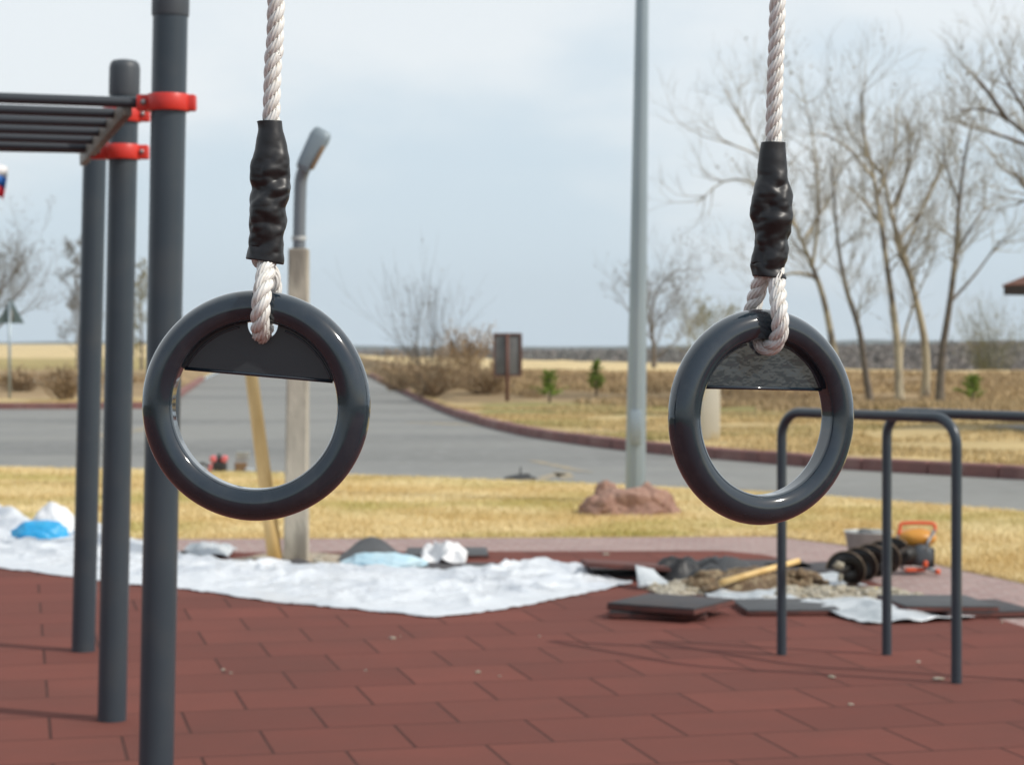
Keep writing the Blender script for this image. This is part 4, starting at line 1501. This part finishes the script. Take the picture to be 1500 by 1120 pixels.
# ------------------------------------------------------------------ concrete pillar lamp and wooden post
dp = H * F / (824 - HY)
b0 = P(434, 824, dp)
root = thing('street_lamp', 'short street lamp, grey bent pole rising from a square concrete pillar', 'street lamp', b0)
t0 = P(438, 364, dp)
w = 31 * dp / F
V = []
for (p, ww) in ((b0 - Vector((0, 0, .3)), w * 1.12), (b0, w * 1.12), (b0.lerp(t0, .6), w * .99), (t0, w * .93)):
    h = ww / 2
    V += [p + Vector((-h, -h, 0)), p + Vector((h, -h, 0)), p + Vector((h, h, 0)), p + Vector((-h, h, 0))]
Fc = []
for k in range(3):
    for j in range(4):
        Fc.append((k * 4 + j, k * 4 + (j + 1) % 4, k * 4 + 4 + (j + 1) % 4, k * 4 + 4 + j))
Fc.append((12, 13, 14, 15))
pil = MB().add(V, Fc).build('concrete_pillar', M['concrete'], root, smooth=False)
md = pil.modifiers.new('b', 'BEVEL')
md.width = .012
md.segments = 2
sm, _ = catmull([tuple(P(438, 372, dp)), tuple(P(438.5, 330, dp)), tuple(P(439.5, 290, dp)), tuple(P(441, 262, dp - .005)), tuple(P(447, 244, dp - .02)), tuple(P(457, 224, dp - .04))], .02)
rp_ = .041
MB().tube([Vector(p) for p in sm], rp_, n=20).build('pole', M['greymetal'], root)
# band clamps on the pole
MB().tube([P(438, 352, dp), P(438, 346, dp)], rp_ * 1.18, n=20).build('band_clamp', M['zinc'], root, smooth='auto')
# head: a tapered flattened housing pointing up to the right and back
hd = (P(470, 196, dp - .02) - P(446, 240, dp - .02)).normalized()
r3 = Vector((0, 0, 1)).rotation_difference(hd).to_matrix()
prof = [(-.115, .042, .042), (-.08, .052, .048), (.02, .060, .050), (.12, .068, .045), (.165, .060, .036), (.18, .040, .02)]
V, Fc = [], []
cc = P(455, 226, dp - .03)
for (z, wx, wy) in prof:
    for k in range(20):
        a = 2 * math.pi * k / 20
        sx = math.copysign(abs(math.cos(a)) ** .6, math.cos(a)) * wx
        sy = math.copysign(abs(math.sin(a)) ** .6, math.sin(a)) * wy
        V.append(cc + r3 @ Vector((sx, sy, z)))
for i in range(len(prof) - 1):
    for k in range(20):
        Fc.append((i * 20 + k, i * 20 + (k + 1) % 20, (i + 1) * 20 + (k + 1) % 20, (i + 1) * 20 + k))
Fc.append(tuple(reversed(range(20))))
Fc.append(tuple((len(prof) - 1) * 20 + k for k in range(20)))
MB().add(V, Fc).build('lamp_head', M['lamphead'], root)
MB().box(cc + r3 @ Vector((.052, -.02, .0)), (.024, .07, .17), r3, bevel=.01).build('lamp_underside', M['lensbrown'], root)

base, top = P(404, 826, dp - .05), P(362, 500, dp + .25)
base.z = 0
tag(MB().tube([base, base.lerp(top, .5), top], [.049, .045, .041], n=16).build('wooden_post', M['wood'], origin=base),
    'peeled yellow wooden post leaning left beside the concrete pillar', 'post')

# ------------------------------------------------------------------ silver lamp post and boulder
dl_ = 19.0
b = P(930.5, HY + H * F / dl_, dl_)
t = P(940.5, 0, dl_)
tt = b + (t - b) * 1.75
root = thing('lamp_post', 'tall silver faceted lamp post rising behind the red boulder', 'lamp post', b)
MB().tube([b, t, tt], [30.5 / 2 * dl_ / F, 19.5 / 2 * dl_ / F, .045], n=12).build('shaft', M['galv'], root, smooth=False)
MB().tube([b + Vector((0, 0, .0)), b + Vector((0, 0, .03))], .18, n=24).build('base_flange', M['galv'], root, smooth='auto')
MB().box(P(930.5, 625, dl_) + Vector((0, -.1, 0)), (.10, .02, .30), bevel=.006).build('service_door', M['galv'], root)
mb = MB().tube([tt, tt + Vector((0, .4, .25)), tt + Vector((0, 1.0, .35))], [.045, .035, .03], n=12)
mb.build('arm', M['galv'], root)
MB().box(tt + Vector((0, 1.3, .36)), (.25, .65, .10), bevel=.03).build('lamp_head', M['lamphead'], root)

db = H * F / (757 - HY)
c = P(922, 757, db + .3)
c.z = 0
mb = MB().blob(c, (.32, .26, .215), amp=.2, freq=1.25, seed=3.4, sub=5, ridged=True)
k = .36
tag(MB().add(mb.v, mb.f).blob(c + Vector((-.19, .12, .08)), (.11, .1, .19), amp=.2, freq=1.5, seed=5, sub=4).blob(c + Vector((.17, .05, .02)), (.22, .2, .21), amp=.24, freq=1.6, seed=7, sub=5)
    .blob(c + Vector((-.2, -.03, 0)), (.21, .2, .18), amp=.24, freq=1.6, seed=8.5, sub=5)
    .blob(c + Vector((.30, .0, 0)), (.12, .13, .11), amp=.15, freq=1.8, seed=4.5, sub=4).build('boulder', M['stone'], origin=c),
    'lumpy reddish boulder at the foot of the silver lamp post', 'boulder')

# ------------------------------------------------------------------ signs, posts, flag, pavilion
ds = 51.5
b = P(743, 589, ds)
b.z = hz(b.x, b.y)
root = thing('road_sign', 'back of a rectangular grey sign on a brown post beyond the kerb', 'road sign', b)
top = P(743, 489, ds)
MB().tube([b - Vector((0, 0, .2)), Vector((b.x, b.y - .0, top.z))], .045, n=10).build('post', M['signbrown'], root)
pc = P(743.5, 519.5, ds)
w, h = 39 * ds / F, 63 * ds / F
MB().box(pc + Vector((0, .07, 0)), (w, .03, h), bevel=.004).build('panel', M['signback'], root)
mb = MB()
mb.box(pc + Vector((0, .055, h / 2 - .02)), (w + .05, .06, .05))
mb.box(pc + Vector((0, .055, -h / 2 + .02)), (w + .05, .06, .04))
mb.box(pc + Vector((-w / 2, .055, 0)), (.04, .055, h - .1))
mb.box(pc + Vector((w / 2, .055, 0)), (.06, .055, h - .1))
mb.build('frame', M['signbrown'], root, smooth=False)

ds = 55.0
b = P(14, 585, ds)
b.z = hz(b.x, b.y)
root = thing('warning_sign', 'back of a triangular warning sign on a thin grey post at far left', 'road sign', b)
MB().tube([b - Vector((0, 0, .2)), Vector((b.x, b.y, P(14, 442, ds).z))], .035, n=10).build('post', M['galv'], root)
tp = [P(15, 437, ds), P(35, 473.5, ds), P(-5, 473.5, ds)]
V = [p + Vector((0, .045, 0)) for p in tp] + [p + Vector((0, .055, 0)) for p in tp]
MB().add(V, [(0, 1, 2), (5, 4, 3), (0, 3, 4, 1), (1, 4, 5, 2), (2, 5, 3, 0)]).build('panel', M['signtri'], root, smooth=False)
MB().box(P(15, 462, ds) + Vector((0, .03, 0)), (.12, .03, .30)).build('bracket', M['rail'], root)

b = P(1040, 645, 31.2)
b.z = 0
tp = P(1041, 540, 31.2)
mb = MB().box((b.x, b.y, tp.z / 2), (.27, .27, tp.z), bevel=.02)
tag(mb.build('bollard', M['cream'], smooth='auto', origin=b), 'thick cream stained concrete post on the far verge, seen through the right gym ring', 'post')

# flag at the left edge
df = 34.0
fb = P(-42, 660, df)
fb.z = 0
root = thing('flag', 'small three striped white blue red flag at the left edge', 'flag', fb)
ft = P(-16, 215, df)
fb2 = P(-42, 640, df)
MB().tube([fb, P(-34, 500, df), ft], .025, n=8).build('flagpole', M['galv'], root)
names = (('white stripe', 'flagw'), ('blue stripe', 'flagb'), ('red stripe', 'flagr'))
for k, (lab, mm) in enumerate(names):
    V = []
    n = 24
    for i in range(n):
        t = i / (n - 1)
        for s in (k / 3, (k + 1) / 3):
            p = P(-17 + 29 * t - 6 * s, 245 + 22 * t * .35 + 46 * s - 8 * t + 3 * math.sin(t * 7), df)
            p.y += .08 * math.sin(t * 9 + s)
            V.append(p)
    o = MB().add(V, [(i * 2, i * 2 + 2, i * 2 + 3, i * 2 + 1) for i in range(n - 1)]).build('stripe', M[mm], root)
    o['label'] = lab
    o.modifiers.new('cloth', 'SOLIDIFY').thickness = .004

# pavilion at the right edge
dv_ = 32.0
hw = 2.2
pr = Matrix.Rotation(R(38), 3, 'Z')
c = Vector((P(1482, 430, dv_ + 2).x + hw * 1.404, dv_ + 2.3, 0))
root = thing('pavilion', 'corner of a shelter with brown pitched roof at the right edge', 'pavilion', c)
ez = P(1473, 424, dv_ + 2).z
V = [c + pr @ Vector((sx * hw, sy * hw, 0)) + Vector((0, 0, ez + .09)) for sx, sy in ((-1, -1), (1, -1), (1, 1), (-1, 1))]
V += [c + Vector((0, 0, ez + 1.35))]
o = MB().add(V, [(0, 1, 4), (1, 2, 4), (2, 3, 4), (3, 0, 4)]).build('roof', M['roof'], root, smooth=False)
o.modifiers.new('t', 'SOLIDIFY').thickness = .04
mb = MB()
for sx, sy, ang in ((0, -1, 0), (0, 1, 0), (-1, 0, 90), (1, 0, 90)):
    mb.box(c + pr @ Vector((sx * (hw - .02), sy * (hw - .02), 0)) + Vector((0, 0, ez)), (2 * hw - .1, .05, .14), Euler((0, 0, R(ang + 38))))
mb.build('fascia', M['fascia'], root, smooth=False)
for sx in (-1, 1):
    for sy in (-1, 1):
        MB().box(c + pr @ Vector((sx * (hw - .5), sy * (hw - .5), 0)) + Vector((0, 0, ez / 2)), (.12, .12, ez), Euler((0, 0, R(38))), bevel=.01).build('post', M['fascia'], root, smooth=False)
MB().box(c + Vector((0, 0, .03)), (2 * hw + .4, 2 * hw + .4, .10), Euler((0, 0, R(38)))).build('floor_slab', M['slab'], root, smooth=False)
MB().box(c + pr @ Vector((-hw + .75, .9, 0)) + Vector((0, 0, .28)), (.35, 1.2, .4), Euler((0, 0, R(38))), bevel=.02).build('bench', M['fascia'], root, smooth=False)

# ------------------------------------------------------------------ small things by the road
c = G(321, 691)
c.z = 0
root = thing('garden_engine', 'small black engine with two faded red covers at the lawn edge', 'engine', c)
MB().box(c + Vector((.01, 0, .06)), (.14, .16, .11), bevel=.015).build('engine_block', M['iron'], root)
for s, px in ((-1, 312), (1, 329)):
    MB().box(c + Vector((s * .062, -.02, .145)), (.062, .14, .075), Euler((0, s * .35, 0)), bevel=.02, seg=3).build('cover', M['pink'], root)
MB().box(c + Vector((-.09, -.03, .05)), (.035, .10, .09), Euler((0, .3, 0)), bevel=.01).build('guard', M['pink'], root)
MB().tube([c + Vector((0, 0, .1)), c + Vector((0, .0, .2))], .02, n=10).build('exhaust', M['black_metal'], root)
mb = MB()
pts = [c + Vector((-.1, .02, .05)), c + Vector((-.19, .0, .10)), c + Vector((-.25, .0, .03))]
MB().tube(pts, .014, n=8).build('drawbar', M['iron'], root)
c = G(354, 690)
c.z = 0
root = thing('open_box', 'small brown box with a raised pale grey lid beside the black engine', 'box', c)
mb = MB()
mb.box(c + Vector((-.01, 0, .05)), (.13, .13, .09), Euler((0, 0, .2)), bevel=.005)
mb.build('box_body', M['card'], root, smooth=False)
MB().box(c + Vector((.01, .02, .165)), (.155, .012, .12), Euler((.35, 0, .1)), bevel=.003).build('lid', M['tarp2'], root, smooth=False)
MB().box(c + Vector((.09, -.03, .02)), (.10, .08, .03), Euler((0, .2, .1)), bevel=.008).build('flap', M['tarp2'], root, smooth=False)

c = G(762, 702.5)
c.z = 0
root = thing('drain_frame', 'low black iron drain cover with an upright stick at the road edge', 'drain cover', c)
MB().lathe([(.17, -.02), (.17, .015), (.14, .03), (.05, .05), (.0001, .052)], c + Vector((0, .1, 0)), n=24).build('cover', M['iron'], root)
MB().tube([c + Vector((.0, .1, .03)), c + Vector((.005, .1, .13))], .008, n=6).build('stick', M['iron'], root)
MB().tube([c + Vector((-.02, .1, .045)), c + Vector((.1, .08, .05))], .012, n=6).build('lever', M['iron'], root)

# ------------------------------------------------------------------ haze
HAZE = 0.00009
if HAZE:
    hm = bpy.data.materials.new('haze_air')
    hm.use_nodes = True
    hm.node_tree.nodes.remove(hm.node_tree.nodes['Principled BSDF'])
    pv = hm.node_tree.nodes.new('ShaderNodeVolumePrincipled')
    pv.inputs['Color'].default_value = (.80, .88, .96, 1)
    pv.inputs['Density'].default_value = HAZE
    pv.inputs['Anisotropy'].default_value = .2
    hm.node_tree.links.new(pv.outputs['Volume'], hm.node_tree.nodes['Material Output'].inputs['Volume'])
    o = MB().box((0, 2400, -210), (9000, 5400, 680)).build('haze', hm, smooth=False)
    struct(o, 'stuff')

# ------------------------------------------------------------------ world, sun, camera
w = bpy.data.worlds.new('World')
SC.world = w
w.use_nodes = True
nt = w.node_tree
bg = nt.nodes['Background']
SUN_EL, SUN_AZ = R(43), R(-24)      # azimuth from +X; negative = toward the camera
sky = nt.nodes.new('ShaderNodeTexSky')
sky.sky_type = 'NISHITA'
sky.sun_disc = False
sky.sun_elevation = SUN_EL
sky.sun_rotation = math.pi / 2 - SUN_AZ
sky.air_density = 1.0
sky.dust_density = 1.5
bg.inputs['Strength'].default_value = 0.1
tc = nt.nodes.new('ShaderNodeTexCoord')
mp = nt.nodes.new('ShaderNodeMapping')
mp.inputs['Scale'].default_value = (1, 1, 2.6)
mp.inputs['Rotation'].default_value = (0, R(14), 0)
nt.links.new(tc.outputs['Generated'], mp.inputs['Vector'])
nz = nt.nodes.new('ShaderNodeTexNoise')
nz.inputs['Scale'].default_value = 5.5
nz.inputs['Detail'].default_value = 5
nz.inputs['Roughness'].default_value = .5
nt.links.new(mp.outputs['Vector'], nz.inputs['Vector'])
sep = nt.nodes.new('ShaderNodeSeparateXYZ')
nt.links.new(tc.outputs['Generated'], sep.inputs['Vector'])
# cloud cover grows with height above the horizon
el = nt.nodes.new('ShaderNodeMapRange')
el.inputs['From Min'].default_value = 0.0
el.inputs['From Max'].default_value = 0.16
el.inputs['To Min'].default_value = -0.22
el.inputs['To Max'].default_value = 0.22
nt.links.new(sep.outputs['Z'], el.inputs['Value'])
ad = nt.nodes.new('ShaderNodeMath')
ad.operation = 'ADD'
nt.links.new(nz.outputs['Fac'], ad.inputs[0])
nt.links.new(el.outputs['Result'], ad.inputs[1])
cr = nt.nodes.new('ShaderNodeMapRange')
cr.interpolation_type = 'SMOOTHSTEP'
cr.inputs['From Min'].default_value = .34
cr.inputs['From Max'].default_value = .70
nt.links.new(ad.outputs[0], cr.inputs['Value'])
veil = nt.nodes.new('ShaderNodeMix')
veil.data_type = 'RGBA'
veil.inputs[6].default_value = (6.9, 8.1, 9.0, 1)
veil.inputs[7].default_value = (9.1, 9.6, 9.9, 1)
nt.links.new(cr.outputs['Result'], veil.inputs[0])
mx = nt.nodes.new('ShaderNodeMix')
mx.data_type = 'RGBA'
mx.inputs[0].default_value = .88
vf = nt.nodes.new('ShaderNodeMapRange')
vf.interpolation_type = 'SMOOTHSTEP'
vf.inputs['From Min'].default_value = -.35
vf.inputs['From Max'].default_value = .35
vf.inputs['To Min'].default_value = .38
vf.inputs['To Max'].default_value = .90
nt.links.new(sep.outputs['Y'], vf.inputs['Value'])
nt.links.new(vf.outputs['Result'], mx.inputs[0])
nt.links.new(sky.outputs['Color'], mx.inputs[6])
nt.links.new(veil.outputs[2], mx.inputs[7])
nt.links.new(mx.outputs[2], bg.inputs['Color'])

ld = bpy.data.lights.new('sun', 'SUN')
ld.energy = 3.0
ld.angle = R(1.0)
ld.color = (1.0, .95, .87)
lo = bpy.data.objects.new('sun', ld)
COL.objects.link(lo)
sd = Vector((math.cos(SUN_EL) * math.cos(SUN_AZ), math.cos(SUN_EL) * math.sin(SUN_AZ), math.sin(SUN_EL)))
lo.rotation_euler = sd.to_track_quat('Z', 'Y').to_euler()
lo.location = sd * 20

cd = bpy.data.cameras.new('camera')
cam = bpy.data.objects.new('camera', cd)
COL.objects.link(cam)
cam.location = (0, 0, H)
cam.rotation_euler = (R(90), 0, 0)
cd.sensor_width = 36
cd.lens = F / 1500 * 36
cd.shift_y = -57 / 1500
cd.clip_end = 8000
cd.clip_start = .05
cd.dof.use_dof = True
cd.dof.focus_distance = 2.22
cd.dof.aperture_fstop = 12.5
cd.dof.aperture_blades = 7
SC.camera = cam
SC.view_settings.view_transform = 'Standard'
SC.view_settings.look = 'None'
SC.view_settings.exposure = 0
SC.view_settings.gamma = 1
SC.cycles.use_denoising = True
